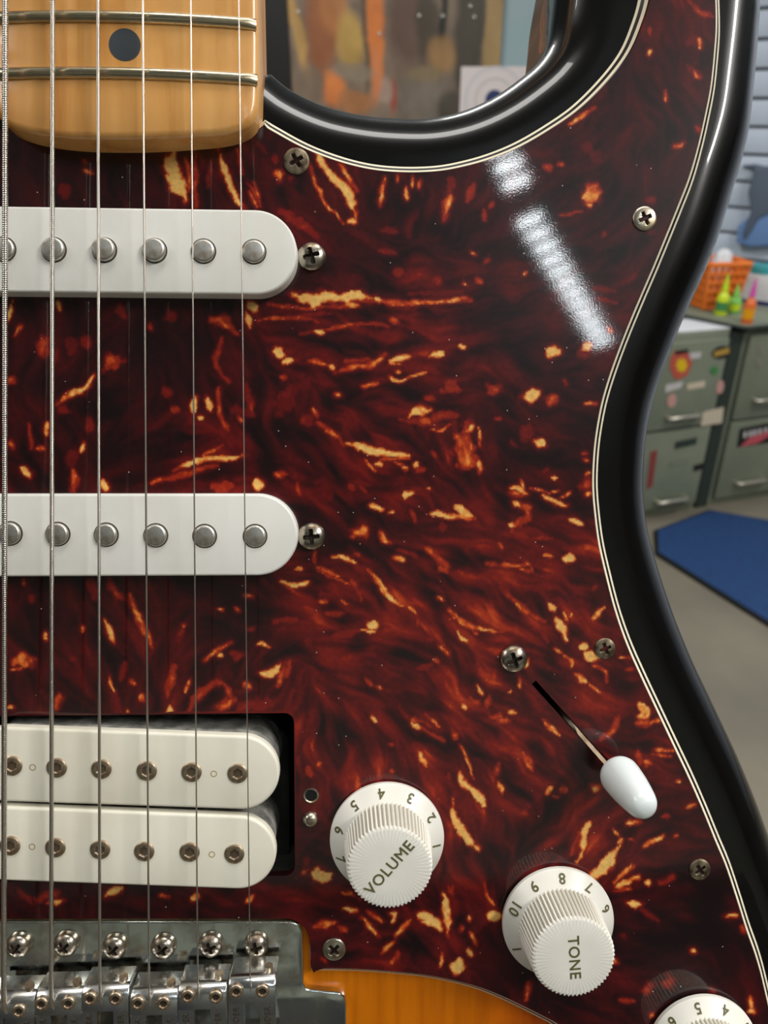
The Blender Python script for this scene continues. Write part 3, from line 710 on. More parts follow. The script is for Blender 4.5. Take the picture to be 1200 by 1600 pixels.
# ---- tortoiseshell print -------------------------------------------------
FLOW = [(250,270,80),(300,270,72),(540,290,60),(460,270,60),(600,300,95),(700,300,105),(560,400,10),(500,465,0),(700,470,-5),(600,500,3),(500,560,10),(600,620,15),(850,450,-25),(850,560,0),(750,560,-5),
 (900,650,10),(740,700,85),(560,680,35),(460,640,60),(590,700,12),(850,780,20),(700,790,35),(500,850,18),(560,870,20),(600,920,50),(480,960,0),(560,1000,15),(700,870,20),(780,880,15),(820,950,42),
 (870,990,60),(720,950,35),(640,1040,40),(520,1080,60),(470,1100,120),(560,1200,85),(620,1120,50),(700,1100,60),(730,1240,60),(700,1290,65),(650,1350,70),(800,1100,30),(830,1180,40),(800,1130,20),
 (900,1130,45),(950,1080,30),(1000,1120,-40),(960,1000,40),(1020,1180,0),(900,1290,-65),(930,1360,-50),(960,1390,-25),(1000,1300,-20),(1000,1400,15),(1050,1450,20),(1150,1570,90),(600,1440,-30),
 (660,1440,45),(700,1480,75),(540,1420,20),(480,1390,0),(700,1400,80),(100,520,100),(180,580,-50),(60,700,60),(250,550,90),(350,600,80),(320,720,-15),(250,760,-20),(380,650,70),(100,950,85),
 (220,960,65),(270,1000,-70),(350,1050,-50),(420,1020,-30),(350,960,5),(400,930,0),(100,1050,80),(160,1060,70),(1010,60,75),(1090,80,70),(1050,150,70),(950,290,-55),(900,200,-30),(1060,250,-60)]
REGION = [(560,900,.55),(750,950,.62),(600,510,.62),(640,470,.6),(830,850,.5),(1000,1420,.22),(1080,1460,.08),(1100,1550,.12),(150,600,.14),(60,560,.22),(200,1000,.32),(80,960,.18),(600,1150,.5),(850,1150,.5),(950,700,.18),(800,720,.2),
 (1000,200,.22),(850,350,.2),(700,380,.22),(560,350,.25),(500,390,.25),(500,560,.38),(600,620,.42),(720,700,.45),(850,620,.22),(800,520,.2),(560,760,.45),(450,700,.3),(640,850,.5),(480,1080,.48),(900,1000,.5),(990,1080,.45),(980,1200,.4),
 (1040,1300,.2),(930,1330,.55),(650,1320,.4),(700,1480,.4),(560,1440,.35),(800,1540,.18),(330,720,.5),(240,540,.06),(300,560,.12),(230,700,.15),(350,980,.12),(330,1070,.35),(180,300,.12),(60,280,.16),(340,280,.3),(420,300,.25),(1060,120,.25),(1040,280,.15),(100,1410,.2),(900,480,.22),(860,950,.5),(1090,1400,.15)]
DARK = [(565,798,16,14),(800,530,26,14),(845,715,32,18),(785,795,14,30),(548,582,30,12),(640,315,26,20),(560,540,45,12),(830,285,0,0),(620,400,20,18),(940,600,18,14),(900,985,14,12),(560,1010,16,16),(735,1062,14,12),(660,1150,24,14),(520,620,20,16),
        (690,350,26,24),(1110,1420,26,50),(1060,1470,60,14),(880,985,14,20),(700,1160,18,16),(160,640,30,16),(420,745,20,10),(720,1440,20,12),(660,1470,30,20),(500,905,30,10)]
# flecks: points, half width(s), heat
FK = [
 ([(492,238),(508,262),(535,290),(550,315),(558,340)],(3,4,5.5,7,4),1),([(552,344)],5,.95),([(483,255),(495,290),(510,320),(525,330),(538,350)],2,.75),([(530,252),(545,280),(558,297)],(4,3,2.5),.75),([(599,275),(596,320)],(1.5,3.2),.9),
 ([(620,275),(621,285)],1.6,.7),([(643,275),(644,295)],2,.8),([(634,293),(635,312)],(1,3),.8),([(656,283),(653,295)],2.5,.8),([(434,268),(438,280)],4,.65),([(428,245),(430,252)],3.5,.52),([(455,280)],4,.5),([(385,285),(400,305),(408,322)],2,.62),
 ([(437,330),(460,345),(480,355),(497,370)],(3,5,4,2),.52),([(595,362),(620,364)],3,.45),([(590,393),(620,396)],2,.5),([(618,427),(630,428)],5,.55),([(455,460),(490,468),(520,465),(560,462),(600,470)],(3,9,5,6,1.5),1),([(560,468),(640,474),(735,470)],(3,3,2),.68),
 ([(388,475),(400,480)],7,1),([(420,476),(470,480),(545,478)],2,.6),([(540,475),(562,474)],3,.8),([(384,485),(393,510)],4,.95),([(404,222),(415,240)],2,.35),
 ([(705,305),(698,325),(694,342)],(6,5,2),.75),([(708,280),(703,305)],5,.5),([(740,290),(733,313)],3.5,.66),([(770,317),(767,325)],2.5,.62),([(758,330),(758,345)],2,.62),([(926,290),(922,306),(914,318)],(6,9,4),.72),([(921,320)],4,.95),([(908,328),(875,337)],1.6,.6),
 ([(850,263),(862,263)],3,.6),([(874,257),(879,257)],3,.8),([(915,232),(935,248)],7,.36),([(918,227)],4,.42),([(724,444),(729,447)],4,.92),([(679,440),(685,435)],5,.52),([(746,438),(752,444)],3,.55),([(758,410),(766,405)],2.5,.6),([(736,395),(743,398)],2,.85),([(816,430),(823,424)],2.5,.78),
 ([(650,476),(700,470),(728,466)],(3,2.5,3),.8),([(640,458),(720,457)],3,.42),([(943,367)],4,.5),([(950,510),(957,517)],3.5,.75),([(930,450),(962,456)],3,.42),([(935,467),(962,475)],2,.52),
 ([(400,501),(440,496),(470,496),(495,502)],(2.5,2,2.5,1.5),.7),([(460,496),(470,496)],2.5,.9),([(470,492),(515,490)],1.5,.52),([(488,518),(508,518)],3.5,1),([(470,521),(520,512),(560,507),(590,508),(608,512)],1.5,.65),([(612,504),(622,504)],4,.72),
 ([(428,549),(437,551),(448,553)],(4,7,3),1),([(443,566),(455,561),(464,562)],(3.5,4.5,2),.95),([(480,563),(500,566),(510,570)],3,.66),([(513,570),(521,575)],4.5,.95),([(523,580),(540,577),(560,573),(585,568),(603,552)],(2,3,2.5,4.5,3),.76),([(540,565),(575,562)],2,.6),
 ([(610,564),(625,560),(643,558)],(3,4.5,2),1),([(608,568),(626,568)],1.4,.9),([(617,579),(625,579)],2.2,.92),([(607,588),(625,594),(650,584),(667,581)],(1.5,2,2.5,1.5),.8),([(565,605),(590,600)],3,.7),([(524,614),(531,619)],3,.82),([(437,588),(444,588)],4,.62),
 ([(490,638),(497,652)],3.5,.75),([(496,660),(515,675),(530,685),(537,697)],(2,3,3,2),.7),([(475,650),(485,660)],6,.46),([(458,605),(440,640)],10,.4),([(485,590),(470,605)],8,.38),([(543,694),(570,701),(590,706),(640,713)],(3,6,6,2),1),([(588,722),(610,718),(640,717)],2,.7),
 ([(570,720),(587,737)],1.8,.78),([(586,726),(598,729)],2.8,.97),([(615,722),(637,734)],1.8,.88),([(648,730),(654,723)],3.5,.97),([(660,735)],5,.62),([(638,652),(655,643),(672,644)],(3,7,4),.86),([(628,655),(660,660),(690,652),(718,650)],(3,6,5,2),.56),([(665,622),(676,622)],3,.6),([(670,557),(694,553)],(2.5,4.5),1),
 ([(400,755),(409,758)],(7,6),1),([(430,742),(446,742)],4,.66),([(463,758),(470,772)],2.5,.62),([(495,765),(510,775)],12,.36),([(548,757),(556,765)],3,.56),([(560,757),(573,772)],2.5,.56),([(632,780),(637,772),(648,770)],(4,4,2.5),1),([(670,763)],3.5,.95),([(385,600),(393,640)],4,.46),
 ([(718,540),(727,542)],3,.95),([(700,605),(712,610)],9,.58),([(763,609),(782,610)],6,.68),([(772,608)],3,.85),([(830,617)],9,1),([(835,614),(826,622)],7,1),([(860,623),(867,624)],5.5,.66),([(882,595),(885,600)],3.5,.62),([(855,551),(864,551),(876,552)],(6,6,4.5),1),([(862,550)],7,1),([(912,543),(922,538)],(2,8),1),([(908,552),(918,554)],6,.42),
 ([(915,631),(932,632)],2.3,.92),([(776,656),(780,656)],3,.9),([(838,690),(846,693),(856,696)],(5.5,5,1.5),1),([(820,668),(822,682)],8,.42),([(802,694)],4,.5),([(728,668),(724,690),(730,715),(745,733)],(8,10,12,6),.64),([(727,676),(742,665)],(3,4),.86),([(750,668),(750,700)],1.8,.9),([(746,722),(748,736)],4,.9),([(735,688),(736,702)],2,.88),
 ([(673,673),(690,672),(705,665)],1.5,.9),([(663,735)],4,.7),([(677,705),(681,713)],2,.56),([(862,744),(870,744)],2.6,.97),([(852,735)],4,.52),([(797,762),(810,764),(824,772)],(3,5,2),.95),([(795,770),(820,774)],4,.62),([(813,750),(820,765)],1.5,.88),([(828,765),(858,771)],1.5,.8),([(860,768),(873,765)],1.5,.8),([(873,778),(890,768)],1.6,.92),([(846,776),(862,782),(885,789)],(3.5,3,1.5),.95),
 ([(910,708),(918,709)],1.5,.7),([(913,718),(919,719)],2,.75),([(908,762),(920,752)],6,.5),([(915,772),(921,772)],4,.92),([(580,790),(600,798)],3,.92),([(608,804),(617,802)],2.2,.86),([(675,802),(688,803),(705,808)],(5,5,3),.97),([(643,798),(650,815)],2,.62),([(548,828),(575,830)],(5,6),.74),([(548,828)],3,.92),([(595,830),(602,842),(612,846)],(3,4.5,3),.76),
 ([(520,871),(537,870),(555,882)],(2.5,2.5,1.6),.92),([(556,866),(560,869)],3,.72),([(495,862),(492,880)],1.6,.7),([(439,909),(460,914),(481,911)],(3.5,2.5,4),1),([(462,890),(473,890)],2.6,.84),([(496,887),(515,893),(532,901)],(2,2.6,1.5),.76),([(496,891),(530,906),(548,914)],1.2,.7),([(550,908),(560,925),(563,937)],(1.5,2.4,1.5),.58),([(500,929),(532,932)],3,.42),
 ([(532,936),(543,944)],2,.8),([(499,940),(509,941)],2.4,.78),([(513,957),(535,958)],2.4,.56),([(573,889),(590,905),(600,925),(615,938),(632,946)],(2.5,4,4.5,4,2),.84),([(618,873),(632,877)],3.3,.92),([(622,861),(650,870)],2,.52),([(668,858),(690,878),(696,890)],3,.62),([(690,890)],6,.6),([(683,932),(694,941)],2,.82),([(640,947),(656,961)],2,.72),([(655,963),(653,978)],2.4,.56),
 ([(576,979),(587,976)],(5,7),1),([(575,972)],3,.95),([(560,984),(575,988),(588,990)],(1.6,2.6,2.2),.92),([(520,993),(545,989),(562,984)],3,.52),([(430,970),(462,968)],3,.52),([(400,1008),(410,1005),(419,1010)],1.8,.92),([(403,1051),(415,1056),(426,1050),(436,1038)],(3,5.5,5,2.5),1),([(452,1032),(445,1056)],2,.62),([(485,1000)],6,.42),
 ([(678,1030),(683,1033)],3,.64),([(653,1046),(674,1040)],3,.5),([(690,1005),(702,1022)],3,.52),([(667,997),(676,1001)],2,.52),([(711,794),(728,802),(744,808)],(5,6,3),.95),([(700,804),(745,812)],4,.66),([(692,822)],5,.5),([(801,784),(816,793)],3.3,1),([(816,792),(827,800),(822,812),(806,818),(800,828)],(4,5,4.5,4,4),.68),([(800,820)],4,.88),
 ([(808,765),(822,772)],2.6,.95),([(893,810),(910,818)],(3.5,5),1),([(835,843),(866,843)],2,.52),([(780,850),(783,859)],2,.62),([(848,869),(863,868)],2.6,.92),([(878,873),(893,874)],(3.5,6),1),([(888,870)],5,1),([(760,880),(800,886),(825,882),(832,892)],(1.5,2.5,4,2),.74),([(810,890),(828,895)],2.4,.76),([(681,867),(700,885)],3,.62),([(716,893),(727,896)],2,.52),([(820,886)],3,.92),
 ([(795,930),(812,946),(832,962),(852,972)],(2,3.5,3,2),.62),([(800,938),(820,956)],1.2,.78),([(780,915),(800,935)],2,.5),([(859,942),(868,953)],(2.5,4.5),.97),([(869,963),(878,980),(887,999)],(3,6,2),1),([(880,955),(887,972)],2,.8),([(889,965),(894,958)],2,.72),([(927,966),(937,955),(945,947)],(4.5,3.5,1.5),.86),([(928,918)],4,.56),
 ([(683,934),(692,938)],2,.82),([(703,953),(718,968),(740,980),(770,985),(790,988)],(3,4,2.4,2,2),.8),([(706,966)],3,.93),([(716,982),(722,995),(732,1003)],(2,2.6,2.6),.97),([(741,989),(748,992)],1.8,.82),([(685,1009),(699,1021)],2.6,.76),([(840,975),(857,1003)],2,.52),([(906,1010),(918,1010)],5.2,1),([(913,1022),(922,1027),(937,1027)],(4,8,6),1),([(866,1014),(877,1018)],2.4,.93),
 ([(880,1022),(894,1031),(893,1044)],(2.5,2.5,2),.72),([(898,1055),(908,1061),(917,1067)],(2.5,4,2),.92),([(915,1065),(938,1083)],2,.76),([(925,1041),(945,1050),(948,1066)],2,.76),([(822,1040),(826,1031)],2.6,.92),([(810,1058),(812,1075)],2.4,.78),([(797,1080)],3.2,.92),([(746,1069),(753,1083)],2.5,.97),([(774,1048),(775,1066)],3,.52),([(970,1027),(990,1030)],2,.74),([(980,1046),(990,1044)],2,.64),
 ([(580,1119),(587,1127)],(2.5,4),.87),([(589,1074),(595,1077)],2,.8),([(572,1058),(583,1071)],1.8,.72),([(646,1130),(656,1138)],3.8,.96),([(645,1125),(659,1126)],3,.62),([(665,1115),(687,1134)],1.5,.8),([(660,1137),(692,1156)],2,.62),([(704,1138),(710,1153)],(2,4),.66),([(720,1102),(729,1106)],3.2,.96),([(735,1091),(747,1101)],2.6,.66),([(763,1088),(760,1106)],3,.62),([(770,1120),(783,1117)],3.5,.72),
 ([(655,1176),(668,1199)],(4,2.2),.9),([(611,1165)],2,.72),([(718,1165),(730,1190),(741,1216)],1.4,.85),([(718,1207),(725,1226),(740,1235),(750,1246),(754,1259)],(4,6,3,7,4),1),([(709,1247),(708,1265),(713,1285),(724,1303),(746,1326)],(2.5,3,6,5,5.5),1),([(700,1208),(704,1216)],2,.52),([(500,1196)],(4),.87),([(500,1190),(501,1200)],3,.8),([(483,1198),(485,1212)],4,.66),([(466,1180),(467,1196)],3,.52),
 ([(488,1365),(505,1370),(516,1366)],(4,9,4),1),([(498,1358)],4,1),([(475,1362)],6,.7),([(610,1206),(616,1207)],2.4,.72),([(685,1247),(689,1248)],2,.72),([(780,1193),(775,1212)],3,.56),([(765,1203),(775,1232)],3,.52),([(442,1042),(432,1072)],3,.66),([(456,1078),(445,1112)],3,.42),
 ([(848,1126),(862,1137),(875,1148)],(2,3.2,1.4),.88),([(793,1113),(803,1114)],3,.9),([(765,1119),(797,1126)],3,.62),([(818,1178),(833,1200)],(4,5),.8),([(832,1196)],3.5,.97),([(803,1178),(827,1183)],3,.62),([(779,1222),(785,1240)],(2,4.5),.92),([(769,1215),(771,1224)],2,.72),([(740,1238),(750,1250),(757,1258)],(5,5,3),1),([(852,1240),(862,1228)],3,.82),([(876,1231),(884,1231)],4,.72),
 ([(866,1243),(871,1244)],2,.84),([(820,1270)],4,.62),([(926,1233),(936,1230)],5,.86),([(919,1287),(913,1303),(909,1328),(899,1346)],(5.5,3.5,3.2,2),1),([(905,1300),(890,1335)],2,.66),([(959,1295),(968,1307)],2.6,.93),([(967,1320),(952,1343),(942,1357),(924,1370)],(2.5,6,9,5),1),([(963,1318),(972,1310)],3,.9),([(988,1352),(962,1378)],3,.76),([(994,1354),(968,1368)],2,.72),([(998,1370),(962,1386)],3.4,.84),([(985,1388),(960,1392)],2,.7),
 ([(978,1409),(988,1414),(999,1415)],(2,5.5,3),1),([(1000,1420),(1027,1440)],1.5,.46),([(1010,1377),(1017,1379)],3.4,.92),([(1028,1378),(1042,1376),(1052,1370)],2.6,.57),([(1006,1322),(1037,1307)],(3,2.4),.8),([(983,1310),(988,1310)],2,.72),([(1055,1308)],2,.7),([(968,1118),(957,1140),(938,1152)],(2,3.2,3),.62),([(996,1100),(1006,1106),(1010,1116),(998,1122)],(3,6,6,4),.92),([(995,1132),(1030,1124)],4,.72),
 ([(1022,1172),(1052,1171)],1.8,.72),([(1020,1179),(1048,1182)],1.8,.78),([(997,1173),(1000,1197)],3,.62),([(1010,1192)],4,.72),([(1056,1221),(1061,1223)],3.4,.87),([(1070,1263),(1085,1257)],2.6,.78),([(978,1285),(1002,1283)],2.6,.72),([(1036,1278),(1044,1276)],2.4,.62),([(757,1378),(762,1400),(772,1412)],2.4,.72),([(768,1428),(776,1432)],(7,8),1),
 ([(533,1394),(562,1403)],2.8,.72),([(538,1421),(556,1424)],4.2,1),([(563,1433),(580,1450),(591,1465)],(2.5,2.8,2),.87),([(574,1424),(595,1442)],2.4,.82),([(608,1427),(617,1428),(612,1442)],(3,4,2),.96),([(652,1430),(670,1434),(687,1450)],(6,7,7),1),([(660,1440),(684,1446)],4,1),([(695,1398),(697,1430),(701,1462)],(3,5,3.5),.87),([(642,1438),(618,1462)],2.6,.72),([(596,1488),(606,1480),(615,1471)],(3.2,3.5,2.4),.92),
 ([(614,1506),(623,1488)],2.6,.66),([(731,1483),(737,1491)],5.5,1),([(736,1458),(747,1477)],2.2,.72),([(715,1502),(715,1520)],(9,7),1),([(691,1488),(685,1512)],2,.72),([(493,1446),(510,1444),(523,1441)],(3,5.5,4),.76),([(530,1449),(541,1456)],2.8,.62),([(501,1497),(506,1500)],2.6,.82),([(703,1388),(707,1396)],4.4,.66),([(732,1432),(733,1439)],2.6,.87),([(720,1450),(720,1456)],2.4,.82),([(826,1533),(822,1562)],(1.5,3.2),.72),
 ([(1010,1544),(1017,1541)],8,.55),([(1040,1536),(1050,1532)],6,.56),([(1080,1486),(1087,1488)],2.8,.84),([(1134,1433),(1152,1431)],2.6,.87),([(1172,1556),(1174,1577)],(4,3),.8),([(1170,1580),(1180,1582)],3.4,.92),([(1110,1546),(1115,1549)],3.4,.62),([(953,1499),(966,1507)],3.4,.66),([(975,1465)],4,.42),([(968,1562),(991,1564)],2.2,.72),([(1158,1448),(1163,1454)],2.4,.56),([(1015,1588),(1020,1583)],2.6,.92),
 ([(10,505),(21,470)],(4,2),.97),([(22,524),(34,508)],2.6,.62),([(66,528),(69,552)],8,.55),([(70,548)],5,.66),([(90,472),(93,485)],3.4,.82),([(136,528),(138,542)],4,.52),([(108,530),(112,552)],7,.4),([(188,480),(193,492)],4.5,.56),([(234,506),(235,514)],2.6,.84),([(270,490)],7,.46),([(328,496),(350,502),(370,522)],(5,5,2),.68),([(346,528),(338,560),(345,580),(356,597)],2.2,.57),([(174,560),(168,578)],(9,6),.6),
 ([(145,588),(132,608),(110,616),(88,632)],(2,4.5,4.5,1.6),.86),([(195,565)],3,.5),([(304,620),(301,644)],(3.5,4.5),1),([(324,622),(331,640)],(3.4,4.5),.96),([(309,655),(318,652)],3.6,.97),([(343,605),(345,650),(356,672)],2,.62),([(260,613)],5,.52),([(74,662),(72,680)],(4.5,3.5),.88),([(94,640),(108,642)],4,.5),([(58,702),(68,700)],2.6,.84),([(45,663),(50,702)],1.4,.62),([(130,690),(127,706)],(2.4,3.4),.88),([(142,655),(138,672)],4.5,.52),([(15,690),(20,700)],3.5,.76),
 ([(34,730),(47,745)],(4.5,3),1),([(115,735),(116,768)],4,.6),([(160,752),(166,766)],(4,6),1),([(273,735),(310,720),(340,717),(381,713)],(1.6,4,3,2),.9),([(235,757),(300,736),(340,728)],(2,2.6,1.6),.62),([(318,712),(352,693)],2,.62),([(335,762),(365,758)],6,.6),([(15,595)],5,.62),([(372,655),(379,656)],3,.76),([(390,615),(394,642)],3,.52),([(273,640)],4,.6),([(365,640),(396,646)],5,.42),([(116,700),(112,730)],6,.4),
 ([(38,905),(38,914)],2.6,.78),([(52,935)],4,.52),([(25,1032),(45,1034)],8,.64),([(38,1030)],4,.8),([(18,1048),(36,1047)],1.4,.82),([(73,988),(73,1000)],2.8,.92),([(127,978),(129,987)],2.6,.82),([(163,968),(170,985),(177,1000)],(1.5,3,4.5),.97),([(143,908),(150,936)],4,.5),([(172,905),(180,925),(190,935)],5,.5),([(203,930),(212,955),(225,985),(238,1012)],(2.4,4.5,4.5,2),.8),([(92,1085),(88,1105)],(4,5),.75),([(113,1030)],3,.5),
 ([(172,1057),(174,1072),(182,1082)],(2,2,1.6),.87),([(205,1064),(210,1067)],3.4,.74),([(222,1085),(222,1096)],3.6,.74),([(190,1062),(196,1035)],3,.5),([(200,1108),(200,1116)],2.4,.82),([(12,1108),(19,1106)],2.6,.93),([(273,1045),(265,1070),(258,1092)],(5,4,2),.62),([(264,1103),(266,1117)],(2.5,4.5),1),([(295,1062),(289,1082)],1.8,.82),([(294,1114),(308,1088),(335,1066),(355,1074),(362,1092)],(4,5,4,4,3),.6),([(340,1110),(362,1094)],5,.7),
 ([(318,1032),(338,1015),(362,1004)],(1.6,3.2,2),.76),([(338,1022),(348,1023)],3.4,.97),([(365,1022),(376,1024)],5,.52),([(290,973),(280,1002)],3,.42),([(284,977),(290,978)],3,.7),([(338,952),(349,952)],1.6,.87),([(368,949),(376,953)],2,.7),([(383,930),(396,930)],1.6,.84),([(393,983)],2.6,.82),([(383,1068),(390,1074)],4.4,.86),([(400,1104),(420,1096)],7,.5),([(375,1108),(395,1100)],5,.5),
 ([(272,238),(269,260),(277,285),(291,312)],(8,11,10,3),1),([(290,250),(298,300)],3,.72),([(303,233),(306,322)],2.4,.62),([(342,230),(350,265),(365,300),(380,324)],(2.6,4,3.6,5),.97),([(330,250),(325,292)],2,.5),([(370,233),(378,272)],2,.62),([(132,265),(146,271)],2.2,.84),([(130,250),(136,258)],2,.6),([(395,285),(408,322)],2.2,.7),([(100,290),(102,306)],4,.42),([(388,300),(402,322)],2.6,.84),
 ([(1011,44),(1014,54)],2,.72),([(1016,76),(1017,86)],(2,4),.92),([(1040,142),(1041,156)],(2,3.2),.78),([(1091,62),(1092,76)],4,.87),([(1078,62),(1086,68)],6,.42),([(1085,112),(1093,122)],3.4,.78),([(1072,102),(1086,114)],2.4,.42),([(1078,3),(1092,18),(1112,28)],(2,3,3),.56),([(890,194),(908,181),(930,169)],(3,3,1.4),.76),([(1088,200),(1094,206)],3,.74),([(1055,228),(1069,225)],3,.76),([(1019,313)],4,.46),([(1012,363),(1022,366)],3,.36),
 ([(915,742),(922,738)],2,.8),([(60,1405),(90,1395)],6,.55),([(75,1412),(100,1408)],3,.9),([(165,1400),(190,1386)],(7,5),1),([(300,1408),(310,1398)],4,.9),([(250,1401),(262,1400)],2.4,.8),([(385,1410),(398,1400)],3,.7),([(30,1390),(50,1410)],3,.5),([(480,1340),(476,1350)],3,.5),
]
def flow_angle(x, y):
    a = np.zeros(x.shape); b = np.zeros(x.shape)
    for fx, fy, an in FLOW:
        w = 1.0 / ((x - fx) ** 2 + (y - fy) ** 2 + 900.0) ** 1.6
        a += w * math.cos(2 * R_(an)); b += w * math.sin(2 * R_(an))
    return 0.5 * np.arctan2(b, a) + 1.4 * (fbm(x / 70, y / 70, 40) - 0.5) + 2.2 * (fbm(x / 24, y / 24, 44, 3) - 0.5)
def tort(x, y):
    # streak noise drawn out along the flow of the celluloid
    gs = 6.0; x0, y0 = -700.0, -260.0; nx, ny = 335, 360
    gx, gy = np.meshgrid(x0 + gs * np.arange(nx), y0 + gs * np.arange(ny)); A = flow_angle(gx, gy); ca_, sa_ = np.cos(2 * A), np.sin(2 * A)
    def ang_at(u, v):
        i = np.clip(((u - x0) / gs), 0, nx - 2); j = np.clip(((v - y0) / gs), 0, ny - 2); ii = i.astype(int); jj = j.astype(int); fi = i - ii; fj = j - jj
        def bl(T): return (T[jj, ii] * (1 - fi) + T[jj, ii + 1] * fi) * (1 - fj) + (T[jj + 1, ii] * (1 - fi) + T[jj + 1, ii + 1] * fi) * fj
        return 0.5 * np.arctan2(bl(sa_), bl(ca_))
    s1 = np.zeros(x.shape); s2 = np.zeros(x.shape); s3 = np.zeros(x.shape); W1 = W2 = W3 = 0
    for sgn in (1, -1):
        u, v = x.copy(), y.copy(); pc, ps = None, None
        for k in range(15):
            w1 = math.exp(-(k / 5.0) ** 2); w2 = math.exp(-(k / 8.0) ** 2)
            s1 += w1 * vnoise(u / 4.2, v / 4.2, 51); W1 += w1
            s2 += w2 * vnoise(u / 9.0, v / 9.0, 57); W2 += w2
            s3 += w2 * vnoise(u / 22.0, v / 22.0, 58); W3 += w2
            a = ang_at(u, v); dx, dy = np.cos(a), np.sin(a)
            if pc is None: pc, ps = dx * sgn, dy * sgn
            f = np.where(dx * pc + dy * ps < 0, -1.0, 1.0); pc, ps = dx * f, dy * f
            u = u + pc * 3.0; v = v + ps * 3.0
    s1 = np.clip((s1 / W1 - 0.5) * 3.2, -1, 1); s2 = np.clip((s2 / W2 - 0.5) * 3.4, -1, 1); s3 = np.clip((s3 / W3 - 0.5) * 2.6, -1, 1)
    reg = np.zeros(x.shape); wt = np.zeros(x.shape)
    for rx, ry, rv in REGION:
        w = 1.0 / ((x - rx) ** 2 + (y - ry) ** 2 + 1600.0) ** 1.5; reg += w * rv; wt += w
    reg = 1.16 * reg / wt
    h = 0.035 + reg * 0.43 + reg * (0.26 * s2 + 0.16 * s1 + 0.30 * s3) + 0.045 * s2 + 0.03 * s3
    h += np.clip(s1 + 0.6 * s2 + 0.4 * s3 - 0.95, 0, 1) * reg * 0.75                # thin bright threads
    for dx, dy, rx, ry in DARK:
        if rx: h -= 0.16 * np.exp(-(((x - dx) / rx) ** 2 + ((y - dy) / ry) ** 2) ** 1.5) * (h > 0)
    h = np.clip(h, 0.0, 0.62)
    wx = x + 4.5 * (fbm(x / 9, y / 9, 60, 3) - 0.5) + 6.0 * (fbm(x / 30, y / 30, 62, 2) - 0.5); wy = y + 4.5 * (fbm(x / 9, y / 9, 70, 3) - 0.5) + 6.0 * (fbm(x / 30, y / 30, 72, 2) - 0.5)
    vary = fbm(x / 8, y / 8, 90, 3); ragg = fbm(x / 10, y / 10, 95, 3) - 0.5
    frn = random.Random(5)
    for pts, w, heat in FK:
        if len(pts) == 1:
            w0_ = w if not isinstance(w, tuple) else w[0]; th = frn.uniform(-0.6, 0.6); e_ = w0_ * frn.uniform(0.35, 0.9)
            pts = [(pts[0][0] - e_ * math.cos(th), pts[0][1] - e_ * math.sin(th)), (pts[0][0] + e_ * math.cos(th), pts[0][1] + e_ * math.sin(th))]; w = (w0_ * frn.uniform(.6, 1.1), w0_ * frn.uniform(.6, 1.1))
        ws = w if isinstance(w, tuple) else (w,) * len(pts)
        if len(ws) < len(pts): ws = tuple(ws) + (ws[-1],) * (len(pts) - len(ws))
        xs = [p[0] for p in pts]; ys = [p[1] for p in pts]; pad = max(ws) + 26
        k = np.nonzero((x > min(xs) - pad) & (x < max(xs) + pad) & (y > min(ys) - pad) & (y < max(ys) + pad))[0]
        if not len(k): continue
        X, Y = wx[k], wy[k]; d = np.full(len(k), 1e9)
        if len(pts) == 1: d = np.hypot(X - xs[0], Y - ys[0]) - ws[0]
        else:
            pp = np.array(pts, float)
            sm = smooth_line(pp, 3.0); al = np.linspace(0, len(pts) - 1, len(sm)); wv = np.interp(al, range(len(pts)), ws)
            tt = np.linspace(0, 1, len(sm)); wv = wv * (0.25 + 0.85 * np.sin(np.pi * np.clip(tt, 0.02, 0.98)) ** 0.6)
            for i in range(len(sm) - 1):
                ax, ay = sm[i]; bx_, by_ = sm[i + 1]; L2 = (bx_ - ax) ** 2 + (by_ - ay) ** 2 + 1e-9
                t = np.clip(((X - ax) * (bx_ - ax) + (Y - ay) * (by_ - ay)) / L2, 0, 1)
                d = np.minimum(d, np.hypot(X - ax - t * (bx_ - ax), Y - ay - t * (by_ - ay)) - (wv[i] + (wv[i + 1] - wv[i]) * t))
        mw = max(ws); d = d - 0.14 * mw + ragg[k] * mw * (2.2 if heat < 0.75 else 1.3) - (s2[k] * 0.35 * mw if heat < 0.75 else 0.0); soft = 1.7 + 0.24 * mw + max(0.0, 0.85 - heat) * 1.6 * mw
        core = np.clip(0.5 - d / (2 * soft), 0, 1); core = core * core * (3 - 2 * core)
        hk = np.clip(heat * (0.55 + 0.55 * vary[k] + 0.28 * s1[k] + 0.22 * s2[k] + 0.2 * heat), 0, 1) if heat < 0.93 else np.clip(heat * (0.9 + 0.2 * vary[k]), 0, 1)
        val = np.maximum(hk * core, np.minimum(heat, 0.60) * np.exp(-np.maximum(d, 0) / (3.2 + 0.35 * mw)) * 0.85)
        h[k] = np.maximum(h[k], val)
    h = np.clip(h + 0.03 * (fbm(x / 5, y / 5, 81, 2) - 0.5), 0, 1)
    st = [0, .10, .2, .32, .45, .58, .72, .86, 1.0]
    cs = np.array([lin(c) for c in ((22, 8, 10), (40, 9, 12), (62, 11, 14), (88, 15, 16), (118, 23, 17), (170, 50, 20), (214, 96, 34), (232, 148, 66), (238, 190, 108))])
    return np.column_stack([np.interp(h, st, cs[:, c]) for c in range(3)])

